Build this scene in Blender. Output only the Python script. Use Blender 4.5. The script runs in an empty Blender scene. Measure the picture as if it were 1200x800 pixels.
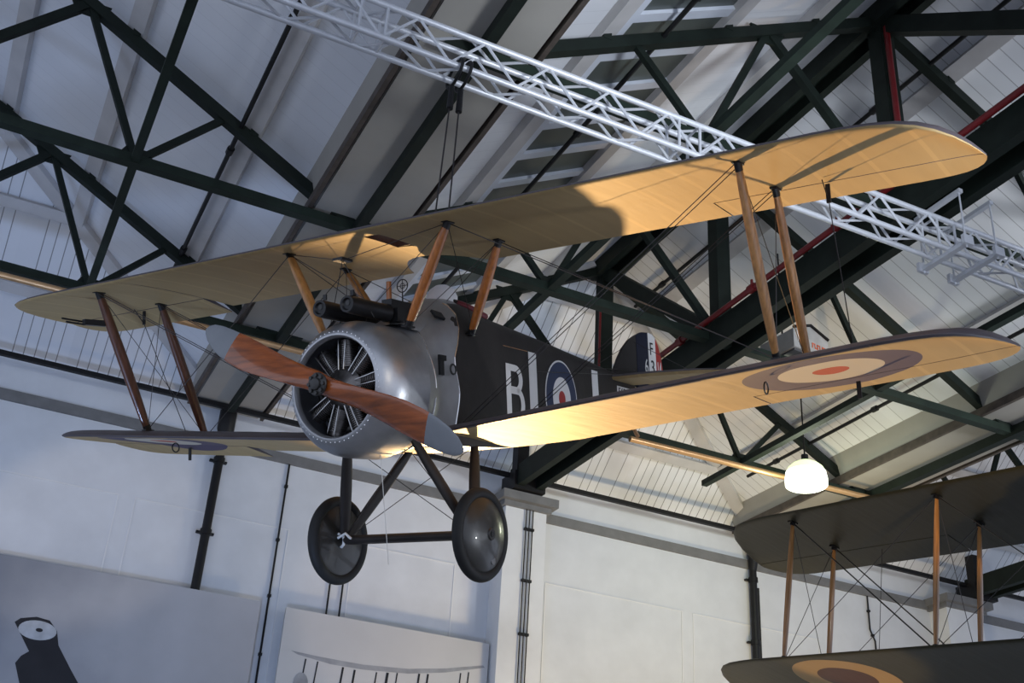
import bpy, bmesh, math, random
from mathutils import Vector, Matrix
random.seed(7)
SC = bpy.context.scene
COL = SC.collection
PI = math.pi
Z0 = 1.6                      # the camera stands 1.6 m above the hall floor; numbers below are measured from its height
def G(x, y, z): return Vector((x, y, z + Z0))

# ------------------------------------------------------------------ camera
cam = bpy.data.objects.new('camera', bpy.data.cameras.new('camera'))
COL.objects.link(cam)
CR = ((0.8953, -0.4418, 0.0568), (0.2570, 0.4074, -0.8763), (0.3640, 0.7992, 0.4783))   # right, down, forward
CRv = [Vector(r) for r in CR]
CRv[2].normalize(); CRv[0] = (CRv[0] - CRv[2] * CRv[0].dot(CRv[2])).normalized(); CRv[1] = CRv[2].cross(CRv[0])
m = Matrix.Identity(4)
for i in range(3):
    m[i][0] = CRv[0][i]; m[i][1] = -CRv[1][i]; m[i][2] = -CRv[2][i]
m[2][3] = Z0
cam.matrix_world = m
cam.data.sensor_width = 36; cam.data.lens = 42.0
cam.data.clip_start = .05; cam.data.clip_end = 200
SC.camera = cam

# ------------------------------------------------------------------ light and exposure
SC.view_settings.view_transform = 'Standard'; SC.view_settings.look = 'None'
SC.view_settings.gamma = 1; SC.view_settings.use_curve_mapping = False
SC.view_settings.exposure = 0.0
w = bpy.data.worlds.new('world'); SC.world = w; w.use_nodes = True
bg = w.node_tree.nodes['Background']
bg.inputs[0].default_value = (.62, .70, .88, 1); bg.inputs[1].default_value = 1.25

def spot(name, loc, target, energy, color, angle=60, blend=.4, radius=.08, flat=1):
    d = bpy.data.lights.new(name, 'SPOT'); d.energy = energy; d.color = color
    d.spot_size = math.radians(angle); d.spot_blend = blend; d.shadow_soft_size = radius
    o = bpy.data.objects.new(name, d); COL.objects.link(o)
    o.location = G(*loc); v = G(*target) - G(*loc)
    o.rotation_euler = v.to_track_quat('-Z', 'Y').to_euler(); o.scale = (1, flat, 1)
    return o
def area(name, loc, target, energy, color, size):
    d = bpy.data.lights.new(name, 'AREA'); d.energy = energy; d.color = color; d.shape = 'DISK'; d.size = size
    o = bpy.data.objects.new(name, d); COL.objects.link(o)
    o.location = G(*loc); v = G(*target) - G(*loc)
    o.rotation_euler = v.to_track_quat('-Z', 'Y').to_euler()
    return o
WARM = (1.0, .62, .26); AMBER = (1.0, .66, .30); BLUE = (.50, .66, 1.0); CREAM = (1.0, .84, .66)
spot('aircraft_uplight', (7.25, 15.6, 3.3), (5.2, 6.0, 4.40), 9000, WARM, 54, .6, .10, .32)
spot('gallery_spot_cool', (9.5, 3.2, 2.7), (2.5, 7.2, 3.6), 420, (.86, .92, 1), 30, .6, .14)
spot('gallery_spot_warm', (3.5, 1.2, 3.9), (2.3, 7.1, 3.6), 70, (1, .85, .62), 18, .6, .10)
spot('dark_biplane_uplight', (7.6, 4.4, 2.6), (9.2, 8.3, 5.0), 700, AMBER, 28, .6, .05)
spot('dark_biplane_floodlight', (10.4, 11.0, -1.4), (8.9, 10.2, 3.3), 480, AMBER, 22, .5, .06)
spot('roof_fill_right', (13.0, 5.0, 5.6), (11.3, 10.0, 9), 1300, (.94, .97, 1), 100, .8, .5)  # added fill that brightens the right roof slope, no fixture modelled
spot('roof_fill_middle', (5.0, 2.0, 4.0), (5.2, 9.5, 8.8), 1500, (.86, .92, 1), 62, .7, .5, .5)  # extra unseen light, added to lift the boarding of the middle bay
spot('wall_wash_blue', (0.5, 6.0, -1.3), (1.5, 17, 5.0), 1400, (.42, .60, 1.0), 80, .8, .5)
spot('wall_wash_cream', (10.8, 12.3, -1.3), (10.8, 17, 4.0), 1500, (1, .76, .42), 110, .8, .5)
spot('wall_beam_cream', (-4.0, 9.0, 2.0), (1.4, 17, 5.25), 620, CREAM, 17, .5, .10)
spot('wall_beam_rose', (3.0, 8.0, -1.0), (5.9, 17, 5.3), 520, (1, .78, .66), 16, .5, .12)

# ------------------------------------------------------------------ materials
def nodes(name):
    M = bpy.data.materials.new(name); M.use_nodes = True
    t = M.node_tree; b = t.nodes['Principled BSDF']
    return M, t, b
def nd(t, kind, **kw):
    n = t.nodes.new(kind)
    for k, v in kw.items():
        setattr(n, k, v)
    return n
def link(t, a, b): t.links.new(a, b)
def math_(t, op, a, b=None, c=None):
    n = nd(t, 'ShaderNodeMath', operation=op)
    for i, v in enumerate((a, b, c)):
        if v is None: continue
        if isinstance(v, (int, float)): n.inputs[i].default_value = v
        else: link(t, v, n.inputs[i])
    return n.outputs[0]
def mix(t, fac, a, b, mode='MIX'):
    n = nd(t, 'ShaderNodeMix', data_type='RGBA', blend_type=mode)
    if isinstance(fac, (int, float)): n.inputs[0].default_value = fac
    else: link(t, fac, n.inputs[0])
    for i, v in ((6, a), (7, b)):
        if isinstance(v, tuple): n.inputs[i].default_value = (*v[:3], 1)
        else: link(t, v, n.inputs[i])
    return n.outputs[2]
def mat(name, col, rough=.5, metal=0, var=.12, scale=6.0, bump=0.0, stretch=(1, 1, 1), coat=0, bscale=None):
    M, t, b = nodes(name)
    tc = nd(t, 'ShaderNodeTexCoord'); mp = nd(t, 'ShaderNodeMapping'); mp.inputs['Scale'].default_value = stretch
    link(t, tc.outputs['Object'], mp.inputs[0])
    nz = nd(t, 'ShaderNodeTexNoise'); nz.inputs['Scale'].default_value = scale; nz.inputs['Detail'].default_value = 5
    link(t, mp.outputs[0], nz.inputs[0])
    lo = tuple(max(0, c * (1 - var)) for c in col); hi = tuple(c * (1 + var) for c in col)
    r = nd(t, 'ShaderNodeMapRange'); r.inputs[1].default_value = .3; r.inputs[2].default_value = .7
    link(t, nz.outputs[0], r.inputs[0])
    link(t, mix(t, r.outputs[0], lo, hi), b.inputs['Base Color'])
    b.inputs['Roughness'].default_value = rough; b.inputs['Metallic'].default_value = metal
    if max(col) < .05 and not coat and not metal: b.inputs['Specular IOR Level'].default_value = .22
    if coat: b.inputs['Coat Weight'].default_value = coat
    if bump:
        n2 = nd(t, 'ShaderNodeTexNoise'); n2.inputs['Scale'].default_value = bscale or scale * 4
        link(t, mp.outputs[0], n2.inputs[0])
        bp = nd(t, 'ShaderNodeBump'); bp.inputs['Strength'].default_value = bump; bp.inputs['Distance'].default_value = .02
        link(t, n2.outputs[0], bp.inputs['Height']); link(t, bp.outputs[0], b.inputs['Normal'])
    return M
def board_mat(name, col, axis, pitch, seam=.012, dark=.45, var=.06):
    """painted boarding: one seam every `pitch` metres along `axis`, each board a shade of its own"""
    M, t, b = nodes(name)
    tc = nd(t, 'ShaderNodeTexCoord'); sp = nd(t, 'ShaderNodeSeparateXYZ'); link(t, tc.outputs['Object'], sp.inputs[0])
    s = math_(t, 'DIVIDE', sp.outputs[axis], pitch)
    fr = math_(t, 'FRACT', s); seamf = math_(t, 'LESS_THAN', fr, seam / pitch)
    fl = math_(t, 'FLOOR', s)
    wn = nd(t, 'ShaderNodeTexWhiteNoise', noise_dimensions='1D'); link(t, fl, wn.inputs['W'])
    n = nd(t, 'ShaderNodeTexNoise'); n.inputs['Scale'].default_value = .9; n.inputs['Detail'].default_value = 6
    link(t, tc.outputs['Object'], n.inputs[0])
    v = math_(t, 'ADD', math_(t, 'MULTIPLY', wn.outputs[0], var), math_(t, 'MULTIPLY', n.outputs[0], .22))
    v = math_(t, 'ADD', v, .87 - var / 2)
    seen = math_(t, 'MULTIPLY', seamf, math_(t, 'GREATER_THAN', wn.outputs[0], .08))
    k = math_(t, 'MULTIPLY', v, math_(t, 'SUBTRACT', 1.0, math_(t, 'MULTIPLY', seen, dark)))
    vm = nd(t, 'ShaderNodeVectorMath', operation='SCALE'); vm.inputs[0].default_value = col
    link(t, k, vm.inputs['Scale']); link(t, vm.outputs[0], b.inputs['Base Color'])
    b.inputs['Roughness'].default_value = .6
    return M
def disc_fac(t, tc, cx, cy, r, axes=(0, 1)):
    sp = nd(t, 'ShaderNodeSeparateXYZ'); link(t, tc.outputs['Object'], sp.inputs[0])
    a = math_(t, 'SUBTRACT', sp.outputs[axes[0]], cx); c = math_(t, 'SUBTRACT', sp.outputs[axes[1]], cy)
    d = math_(t, 'SQRT', math_(t, 'ADD', math_(t, 'MULTIPLY', a, a), math_(t, 'MULTIPLY', c, c)))
    return d
def linen(name, col, discs=(), rib=.36, rough=.62, var=.10, coat=.0, spec=.3):
    """doped fabric with rib tapes every `rib` metres, and painted rings (cx, cy, [(r, colour)...])"""
    M, t, b = nodes(name)
    tc = nd(t, 'ShaderNodeTexCoord')
    mp = nd(t, 'ShaderNodeMapping'); mp.inputs['Scale'].default_value = (1.2, 9, 1); link(t, tc.outputs['Object'], mp.inputs[0])
    nz = nd(t, 'ShaderNodeTexNoise'); nz.inputs['Scale'].default_value = 1.4; nz.inputs['Detail'].default_value = 4
    link(t, mp.outputs[0], nz.inputs[0])
    c = mix(t, nz.outputs[0], tuple(x * (1 - var) for x in col), tuple(x * (1 + var) for x in col))
    sp = nd(t, 'ShaderNodeSeparateXYZ'); link(t, tc.outputs['Object'], sp.inputs[0])
    fr = math_(t, 'FRACT', math_(t, 'DIVIDE', math_(t, 'ADD', sp.outputs[1], 40 * rib + .015), rib))
    tape = math_(t, 'LESS_THAN', fr, .03 / rib)
    c = mix(t, math_(t, 'MULTIPLY', tape, .35), c, tuple(min(1, x * 1.35) for x in col))
    for cx, cy, rings in discs:
        d = disc_fac(t, tc, cx, cy, 0)
        for r, rc in rings:
            c = mix(t, math_(t, 'LESS_THAN', d, r), c, rc)
    link(t, c, b.inputs['Base Color'])
    b.inputs['Roughness'].default_value = rough; b.inputs['Coat Weight'].default_value = coat
    b.inputs['Coat Roughness'].default_value = .25
    b.inputs['Specular IOR Level'].default_value = spec
    bp = nd(t, 'ShaderNodeBump'); bp.inputs['Strength'].default_value = .25; bp.inputs['Distance'].default_value = .012
    link(t, nz.outputs[0], bp.inputs['Height']); link(t, bp.outputs[0], b.inputs['Normal'])
    return M

RED = (.45, .03, .02); NAVY = (.016, .030, .080); WHITE = (.84, .82, .78)
mSteel = mat('green_black_steel', (.008, .013, .010), .65, 0, .25, 5)
mSteel2 = mat('dark_green_steel', (.014, .023, .017), .65, 0, .25, 5)
mRed = mat('red_paint', (.14, .008, .010), .4)
mWall = mat('painted_wall', (.62, .64, .67), .7, 0, .05, 2.5, .05)
mPil = mat('pilaster_paint', (.70, .71, .72), .7, 0, .04, 3)
mGreyTrim = mat('grey_trim', (.16, .16, .16), .6)
mDeckX = board_mat('boarding_main_slope', (.74, .76, .80), 1, .19)
mDeckL = board_mat('boarding_painted_smooth', (.74, .76, .80), 1, .19, .008, .10, .02)
mHip = board_mat('boarding_hip_end', (.74, .76, .80), 0, .15, .014, .65)
mPurlin = mat('painted_timber', (.50, .49, .49), .7, 0, .08, 3)
mTrough = mat('beige_gutter_lining', (.34, .325, .295), .7, 0, .08, 1.5)
mTroughE = mat('brown_gutter_edge', (.07, .055, .045), .7, 0, .3, 8)
mSkyFrame = mat('skylight_paint', (.62, .66, .74), .5, 0, .05, 4)
mGlass = mat('dark_green_glazing', (.07, .085, .08), .35, 0, .15, 1.5)
mAlu = mat('truss_aluminium', (.60, .62, .66), .42, .25, .06, 10)
mCopper = mat('copper_pipe', (.55, .33, .16), .35, .5, .1, 6)
mFloor = mat('grey_floor', (.34, .34, .35), .5)
mBlack = mat('black_paint', (.012, .012, .013), .45)
mGun = mat('gun_black', (.014, .014, .015), .4, .4)
mCowl = mat('burnished_aluminium', (.43, .435, .45), .36, .85, .06, 14, .04, (1, 1, 1), 0, 60)
mPanel = mat('dull_aluminium', (.36, .365, .375), .45, .6, .08, 9, .03)
mSteelEng = mat('engine_steel', (.16, .15, .145), .34, .85, .25, 20)
mEngDark = mat('engine_black', (.035, .034, .033), .38, .3, .2, 20)
mRod = mat('bright_steel', (.70, .70, .70), .25, .9)
mPushRod = mat('push_rod_steel', (.55, .55, .55), .3, .9)
mProp = mat('varnished_mahogany', (.27, .065, .011), .25, 0, .45, 3.2, 0, (6, .9, 9), .6)
mPropTip = mat('grey_blade_sheath', (.20, .215, .235), .45, 0, .06, 8)
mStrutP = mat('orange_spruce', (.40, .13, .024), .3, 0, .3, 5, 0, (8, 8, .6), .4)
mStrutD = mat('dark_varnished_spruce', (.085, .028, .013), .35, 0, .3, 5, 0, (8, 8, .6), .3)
mStrutG = mat('honey_spruce', (.40, .19, .06), .35, 0, .3, 5, 0, (8, 8, .6), .3)
mFab = mat('brown_black_doped_fabric', (.030, .026, .024), .5, 0, .2, 4, .05)
mFabTop = mat('purple_brown_dope', (.075, .062, .068), .5, 0, .15, 4)
mTyre = mat('black_rubber', (.018, .018, .018), .6, 0, .15, 8)
mWheel = mat('dark_wheel_fabric', (.020, .018, .015), .36, 0, .15, 8, 0, (1, 1, 1), .25)
mWire = mat('rigging_steel', (.05, .045, .045), .35, .6)
mWhite = mat('white_paint', WHITE, .55, 0, .04, 6)
mNavy = mat('blue_paint', NAVY, .5); mRedP = mat('roundel_red', (.40, .025, .02), .5)
mMaroon = mat('maroon_leather', (.14, .015, .022), .45)
mCloth = mat('white_padding', (.70, .70, .72), .8)
mBrass = mat('dull_brass', (.35, .22, .08), .35, .8)
mRope = mat('white_cord', (.72, .71, .68), .8)
CREAMF = (.42, .30, .14)
mUnder = linen('clear_doped_linen', CREAMF)
RING = ((.58, (.085, .065, .10)), (.345, (.52, .46, .36)), (.12, (.42, .06, .03)))
mUnderLow = linen('clear_doped_linen_roundel', CREAMF, [(-1.50, 3.13, RING), (-1.50, -3.13, RING)])
mOlive = linen('dark_olive_fabric', (.034, .033, .019), (), .40, .45, .15, 0, .22)
mOliveLow = linen('dark_olive_fabric_roundel', (.034, .033, .019),
                  [(-.86, -1.5, ((.62, (.40, .26, .11)), (.34, (.075, .028, .02)))), (-.86, 5.5, ((.62, (.40, .26, .11)), (.34, (.075, .028, .02))))], .40, .45, .15, 0, .22)

# ------------------------------------------------------------------ mesh helpers
class MB:
    def __init__(s): s.v = []; s.f = []; s.m = []
    def face(s, idx, mi=0): s.f.append(idx); s.m.append(mi)
    def grid(s, rows, mi=0, closed_u=False, closed_v=False, skip=None, mf=None):
        """rows of points; closed_v joins the ends of each row"""
        b = len(s.v); n = len(rows[0])
        for r in rows: s.v += [Vector(p) for p in r]
        R = len(rows)
        for i in range(R if closed_u else R - 1):
            for j in range(n if closed_v else n - 1):
                if skip and skip(i, j): continue
                a = b + i * n + j; c = b + i * n + (j + 1) % n
                i2 = (i + 1) % R
                d = b + i2 * n + (j + 1) % n; e = b + i2 * n + j
                s.face((a, c, d, e), mf(i, j) if mf else mi)
        return b
    def cap(s, pts, mi=0):
        b = len(s.v); s.v += [Vector(p) for p in pts]; s.face(tuple(range(b, b + len(pts))), mi)
    def box(s, c, size, mi=0, rot=None):
        c = Vector(c); h = [x / 2 for x in size]; b = len(s.v)
        for dx, dy, dz in ((-1,-1,-1),(1,-1,-1),(1,1,-1),(-1,1,-1),(-1,-1,1),(1,-1,1),(1,1,1),(-1,1,1)):
            p = Vector((dx*h[0], dy*h[1], dz*h[2]))
            if rot: p = rot @ p
            s.v.append(c + p)
        for f in ((0,3,2,1),(4,5,6,7),(0,1,5,4),(1,2,6,5),(2,3,7,6),(3,0,4,7)): s.face(tuple(b+i for i in f), mi)
    def bar(s, a, b_, w, h, up=(0, 0, 1), mi=0):
        a = Vector(a); b_ = Vector(b_); d = (b_ - a).normalized(); up = Vector(up)
        if abs(d.dot(up)) > .98: up = Vector((0, 1, 0))
        x = d.cross(up).normalized(); y = x.cross(d).normalized(); k = len(s.v)
        for p in (a, b_):
            for sx, sy in ((-1,-1),(1,-1),(1,1),(-1,1)): s.v.append(p + x*sx*w/2 + y*sy*h/2)
        for f in ((0,1,2,3),(7,6,5,4),(0,4,5,1),(1,5,6,2),(2,6,7,3),(3,7,4,0)): s.face(tuple(k+i for i in f), mi)
    def tube(s, pts, r, n=8, mi=0, caps=True, flat=None):
        """tube along points; r a number or one per point; flat=(dir, ratio) squashes the section across dir"""
        pts = [Vector(p) for p in pts]; rs = r if isinstance(r, (list, tuple)) else [r]*len(pts)
        rows = []; prev = None
        for i, p in enumerate(pts):
            d = (pts[min(i+1, len(pts)-1)] - pts[max(i-1, 0)]).normalized()
            if flat: ref = Vector(flat[0])
            elif prev is not None: ref = prev
            else: ref = Vector((0, 0, 1)) if abs(d.z) < .9 else Vector((0, 1, 0))
            u = (ref - d*ref.dot(d)).normalized(); v = d.cross(u); prev = u
            k = flat[1] if flat else 1
            rows.append([p + u*math.cos(2*PI*j/n)*rs[i] + v*math.sin(2*PI*j/n)*rs[i]*k for j in range(n)])
        s.grid(rows, mi, closed_v=True)
        if caps:
            s.cap(rows[0][::-1], mi); s.cap(rows[-1], mi)
    def lathe(s, prof, n=48, axis='X', c=(0, 0, 0), mi=0, closed=False, th0=0, mf=None):
        rows = []
        for j in range(n):
            t = th0 + 2*PI*j/n; row = []
            for a, r in prof:
                if axis == 'X': p = (a, r*math.cos(t), r*math.sin(t))
                elif axis == 'Y': p = (r*math.cos(t), a, r*math.sin(t))
                else: p = (r*math.cos(t), r*math.sin(t), a)
                row.append(Vector(p) + Vector(c))
            rows.append(row)
        s.grid(rows, mi, closed_u=True, closed_v=closed, mf=mf)
    def build(s, name, mats, parent=None, world=True, smooth=None):
        """one mesh object.  world: points are measured from the camera's height; else they are in the parent's own frame"""
        if not isinstance(mats, (list, tuple)): mats = [mats]
        off = Vector((0, 0, 0))
        if world:
            off = Vector((0, 0, Z0))
            q = parent
            while q is not None: off -= q.location; q = q.parent
        me = bpy.data.meshes.new(name)
        me.from_pydata([tuple(v + off) for v in s.v], [], s.f)
        for q in mats: me.materials.append(q)
        me.polygons.foreach_set('material_index', s.m)
        bm = bmesh.new(); bm.from_mesh(me)
        bmesh.ops.remove_doubles(bm, verts=bm.verts, dist=1e-5)
        bmesh.ops.recalc_face_normals(bm, faces=bm.faces)
        bm.to_mesh(me); bm.free()
        if smooth is not None:
            me.polygons.foreach_set('use_smooth', [True]*len(me.polygons))
            me.set_sharp_from_angle(angle=math.radians(smooth))
        me.update()
        o = bpy.data.objects.new(name, me); COL.objects.link(o)
        if parent: o.parent = parent
        return o
def tag(o, label=None, cat=None, group=None, kind=None):
    if label: o['label'] = label
    if cat: o['category'] = cat
    if group: o['group'] = group
    if kind: o['kind'] = kind
    return o
def empty(name, loc, label, cat, group=None, mw=None):
    o = bpy.data.objects.new(name, None); o.empty_display_size = .2; COL.objects.link(o)
    if mw is not None: o.matrix_world = mw
    else: o.location = G(*loc)
    return tag(o, label, cat, group)
def lerp(a, b, t): return tuple(x + (y - x)*t for x, y in zip(a, b))
def interp(xs, ys, x):
    if x <= xs[0]: return ys[0]
    for i in range(len(xs)-1):
        if x <= xs[i+1]:
            t = (x - xs[i])/(xs[i+1]-xs[i]); return ys[i] + (ys[i+1]-ys[i])*t
    return ys[-1]
def text_mesh(name, s, size, M, material, parent, font_scale=(1, 1)):
    """raised lettering placed by matrix M (in the parent's frame)"""
    cu = bpy.data.curves.new(name, 'FONT'); cu.body = s; cu.size = size; cu.extrude = .0015; cu.align_x = 'LEFT'
    tmp = bpy.data.objects.new(name, cu); COL.objects.link(tmp)
    bpy.context.view_layer.update()
    me = bpy.data.meshes.new_from_object(tmp.evaluated_get(bpy.context.evaluated_depsgraph_get()))
    bpy.data.objects.remove(tmp)
    for v in me.vertices:
        v.co = M @ Vector((v.co.x*font_scale[0], v.co.y*font_scale[1], v.co.z))
    me.materials.clear(); me.materials.append(material); me.name = name
    o = bpy.data.objects.new(name, me); COL.objects.link(o); o.parent = parent
    return o

# ================================================================== THE HALL
XG, WB, ZB, H = 7.914, 9.865, 7.40, 2.708      # ridge girder line, bay width, tie level, ridge rise
YT = (14.0, 10.96, 7.70)                       # truss lines, far to near
YW = 17.0                                      # inner face of the end wall
DK = .22                                       # boarding above the rafters
SL = H/(WB/2)
Y0 = -3.0
def struct(o): o['kind'] = 'structure'; return o
b = MB(); b.box((6, 7, -Z0-.05), (44, 24, .1)); struct(b.build('floor', mFloor))
b = MB(); b.box((6, YW+.15, 2.9), (44, .3, 9.4)); struct(b.build('wall_back', mWall))
# roof boarding, one slope at a time
def slope_pt(k, side, f, y, dz=0):
    """point on the rafter line of bay k, f = 0 at the valley, 1 at the ridge"""
    xr = XG + k*WB; xv = xr + side*WB/2
    return Vector((xv + (xr-xv)*f, y, ZB + H*f + dz))
YAP = 14.0
def hip_y(f): return YW - (YW - YAP)*f
nth = 0
for k in (-1, 0, 1):
    for side in (-1, 1):
        b = MB()
        for dz in (DK, DK+.06):
            pass
        rows = []
        for f in (0, .1, .2, .3, .4, .5, .6, .7, .8, .9, 1):
            rows.append([slope_pt(k, side, f, Y0, DK), slope_pt(k, side, f, hip_y(f), DK), slope_pt(k, side, f, hip_y(f), DK+.06), slope_pt(k, side, f, Y0, DK+.06)])
        b.grid(rows, closed_v=True)
        b.cap(rows[0]); b.cap(rows[-1])
        struct(b.build('ceiling', mDeckL if (k == -1 or side == -1) else mDeckX))
    b = MB()
    A = slope_pt(k, -1, 0, YW, DK); B = slope_pt(k, 1, 0, YW, DK); C = slope_pt(k, -1, 1, YAP, DK)
    up = Vector((0, .03, .06))
    b.v += [A, B, C, A+up, B+up, C+up]
    for f in ((0, 2, 1), (3, 4, 5), (0, 1, 4, 3), (1, 2, 5, 4), (2, 0, 3, 5)): b.face(f)
    struct(b.build('ceiling', mHip))
    # purlins, running round the hip
    for f in (.265, .56, .80):
        b = MB(); pl = []
        for side in (-1, 1):
            p0 = slope_pt(k, side, f, Y0, DK-.06); p1 = slope_pt(k, side, f, hip_y(f)-.05, DK-.06)
            b.bar(p0, p1, .20, .10, (side*SL, 0, 1)); pl.append(p1)
        b.bar(pl[0], pl[1], .16, .09, (0, .9, 1))
        struct(b.build('trim_1', mPurlin))
    b = MB()
    for side in (-1, 1):
        b.bar(slope_pt(k, side, .02, YW-.1, DK-.06), slope_pt(k, side, .97, YAP+.06, DK-.08), .22, .10, (0, 0, 1))
    struct(b.build('trim_2', mPurlin))
# eaves angle along the top of the end wall
b = MB(); b.bar((-8, 16.55, 7.44), (24, 16.55, 7.44), .07, .07); struct(b.build('trim_3', mBlack))
b = MB(); b.box((8, YW-.02, 7.02), (40, .06, .16)); struct(b.build('trim_4', mGreyTrim))
# sunk panels outlined on the wall
def panel(x0, x1, z0, z1):
    b = MB(); t = .018; d = .012; y = YW - d/2
    for a, c, s in (((x0+x1)/2, z1, (x1-x0+t, d, t)), ((x0+x1)/2, z0, (x1-x0+t, d, t)), (x0, (z0+z1)/2, (t, d, z1-z0-t)), (x1, (z0+z1)/2, (t, d, z1-z0-t))):
        b.box((a, y, c), s)
    struct(b.build('trim_5', mPil))
for x0, x1 in ((-2.2, 1.74), (1.98, 4.26), (5.3, 7.0), (8.62, 11.27), (11.5, 14.2)): panel(x0, x1, 2.6, 5.92)
# pilasters with cap plates and surface conduits
for i, (x, w_) in enumerate(((7.99, .74), (17.4, .9))):
    b = MB(); b.box((x, 16.775, 2.7), (w_, .45, 8.6)); struct(b.build('column', mPil))
    b = MB(); b.box((x, 16.70, 7.06), (w_+.26, .66, .14)); b.box((x, 16.74, 6.95), (w_+.12, .52, .08)); struct(b.build('trim_6', mGreyTrim))
# skylight strip in the middle bay
def skylight():
    k, side = 0, -1; f0, f1 = .305, .55; y0, y1 = -1.0, 15.1
    nrm = Vector((-SL, 0, 1)).normalized()
    b = MB(); fr = []
    for f in (f0-.012, f1+.012):
        a = slope_pt(k, side, f, y0, DK-.035); c = slope_pt(k, side, f, y1-.0, DK-.035); b.bar(a, c, .16, .07, nrm)
    y = 7.49 - .637*13
    while y < y1:
        b.bar(slope_pt(k, side, f0, y, DK-.035), slope_pt(k, side, f1, y, DK-.035), .13, .06, nrm); y += .637
    o = struct(b.build('window_1', mSkyFrame))
    b = MB(); b.grid([[slope_pt(k, side, f, y, DK-z) for y, z in ((y0, .02), (y1, .02), (y1, .004), (y0, .004))] for f in (f0, f1)], closed_v=True)
    b.build('pane', mGlass, o)
skylight()
# boxed gutters in the valleys
for k in (0, 1):
    xv = XG + (k-.5)*WB
    b = MB(); yE = 16.85
    sec = [(-.62, .60), (-.50, .10), (.50, .10), (.62, .60)]
    rows = [[(xv+x, y, ZB+z) for x, z in sec] for y in (Y0, yE)]
    b.grid(rows); b.cap(rows[1])
    b.grid([[(xv+x*1.02, y, ZB+z+.02) for x, z in sec] for y in (Y0, yE)])
    for sx in (-1, 1):
        b.bar((xv+sx*.56, Y0, ZB+.14), (xv+sx*.56, yE, ZB+.14), .05, .12, mi=1)
    struct(b.build('trim_7', [mTrough, mTroughE]))

# ---------------- steelwork (things: each could be unbolted and lifted away)
def truss(k, yi, sides, label, cat='roof truss'):
    y = YT[yi]; xr = XG + k*WB
    t = empty('roof_truss', (xr, y, ZB), label, cat, 'steel roof trusses')
    for s in sides:
        xv = xr + s*WB/2
        def P(f, top): return (xv + (xr-xv)*f, y, ZB + (H*f if top else 0))
        b = MB(); b.bar(P(0, 1), P(1, 1), .11, .13)
        for f in (.265, .56, .80):
            q = Vector(P(f, 1)); b.box((q.x, y, q.z+.10), (.09, .12, .12))
        b.build('top_chord', mSteel, t)
        b = MB(); b.bar(P(0, 0), P(1, 0), .12, .11); b.build('bottom_chord', mSteel2, t)
        for p, q, w_ in ((P(.332, 1), P(.496, 0), .075), (P(.668, 1), P(.496, 0), .075), (P(.668, 1), P(1, 0), .10)):
            b = MB(); b.bar(p, q, w_, w_*.8, (0, 1, 0)); b.build('strut', mSteel, t)
        for f, top, w_ in ((0, 0, .36), (.496, 0, .22), (.668, 1, .22)):
            q = Vector(P(f, top)); b = MB(); sgn = 1 if not top else -1
            b.v += [q + Vector((dx, dy, dz)) for dy in (-.015, .015) for dx, dz in ((-w_, -.03*sgn), (w_, -.03*sgn), (w_*.55, .16*sgn), (-w_*.55, .16*sgn))]
            for f_ in ((0,1,2,3),(7,6,5,4),(0,4,5,1),(1,5,6,2),(2,6,7,3),(3,7,4,0)): b.face(f_)
            b.build('gusset_plate', mSteel, t)
    return t
truss(-1, 0, (1,), 'farther dark steel half truss in the left roof bay by the hip end')
truss(-1, 1, (1,), 'nearer dark steel half truss in the left roof bay')
truss(0, 0, (-1, 1), 'dark steel roof truss of the middle bay farthest back at the hip end')
truss(0, 1, (-1, 1), 'second dark steel roof truss of the middle bay above the fighter tail')
truss(0, 2, (-1, 1), 'nearest dark steel roof truss of the middle bay at the top of the photo')
truss(1, 0, (-1,), 'farther dark steel half truss in the right roof bay above the dark biplane')
truss(1, 1, (-1,), 'nearer dark steel half truss in the right roof bay at the right edge')
def girder(k, ynear, label, short=False):
    x = XG + k*WB
    t = empty('lattice_girder', (x, 16.6, ZB), label, 'girder', 'ridge girders')
    b = MB()
    for s in (-1, 1): b.bar((x+s*.17, 16.6, ZB-.02), (x+s*.17, ynear, ZB-.02), .12, .36)
    b.bar((x, 16.6, ZB+.10), (x, ynear, ZB+.10), .24, .05, mi=1)
    b.build('bottom_chord', [mSteel, mSteel2], t)
    b = MB()
    for s in (-1, 1): b.bar((x+s*.13, 14.15, ZB+H), (x+s*.13, ynear, ZB+H), .10, .30)
    b.bar((x, 14.15, ZB+H+.05), (x, ynear, ZB+H+.05), .18, .05, mi=1)
    b.build('top_chord', [mSteel, mSteel2], t)
    ys = [v for v in (14.0, 10.96, 7.70, 4.45, 1.2) if v >= ynear-.1]
    for y in ys:
        b = MB(); b.bar((x, y, ZB+.1), (x, y, ZB+H), .20, .20, (0, 1, 0)); b.build('post', mSteel, t)
    for a, c in zip(ys, ys[1:]):
        b = MB(); b.bar((x, a-.05, ZB+H-.08), (x, c+.05, ZB+.12), .16, .20); b.build('diagonal', mSteel, t)
    b = MB(); b.box((x, 16.55, ZB-.1), (.56, .5, .30)); b.box((x-.15, 16.4, ZB+.32), (.2, .2, .55)); b.build('bearing_shoe', mBlack, t)
    return t
girder(0, -2, 'deep dark steel lattice girder from the wall column under the middle ridge')
girder(1, 6, 'dark steel lattice girder from the right hand column behind the dark biplane')
def rod(name, a, b_, w_, h_, material, label, cat, group=None):
    q = MB(); q.bar(a, b_, w_, h_); o = q.build(name, material); return tag(o, label, cat, group)
rod('tie_beam', (2.98, 16.4, ZB-.03), (2.98, Y0, ZB-.03), .10, .13, mSteel, 'black steel beam running under the left valley gutter', 'beam', 'longitudinal beams')
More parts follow.
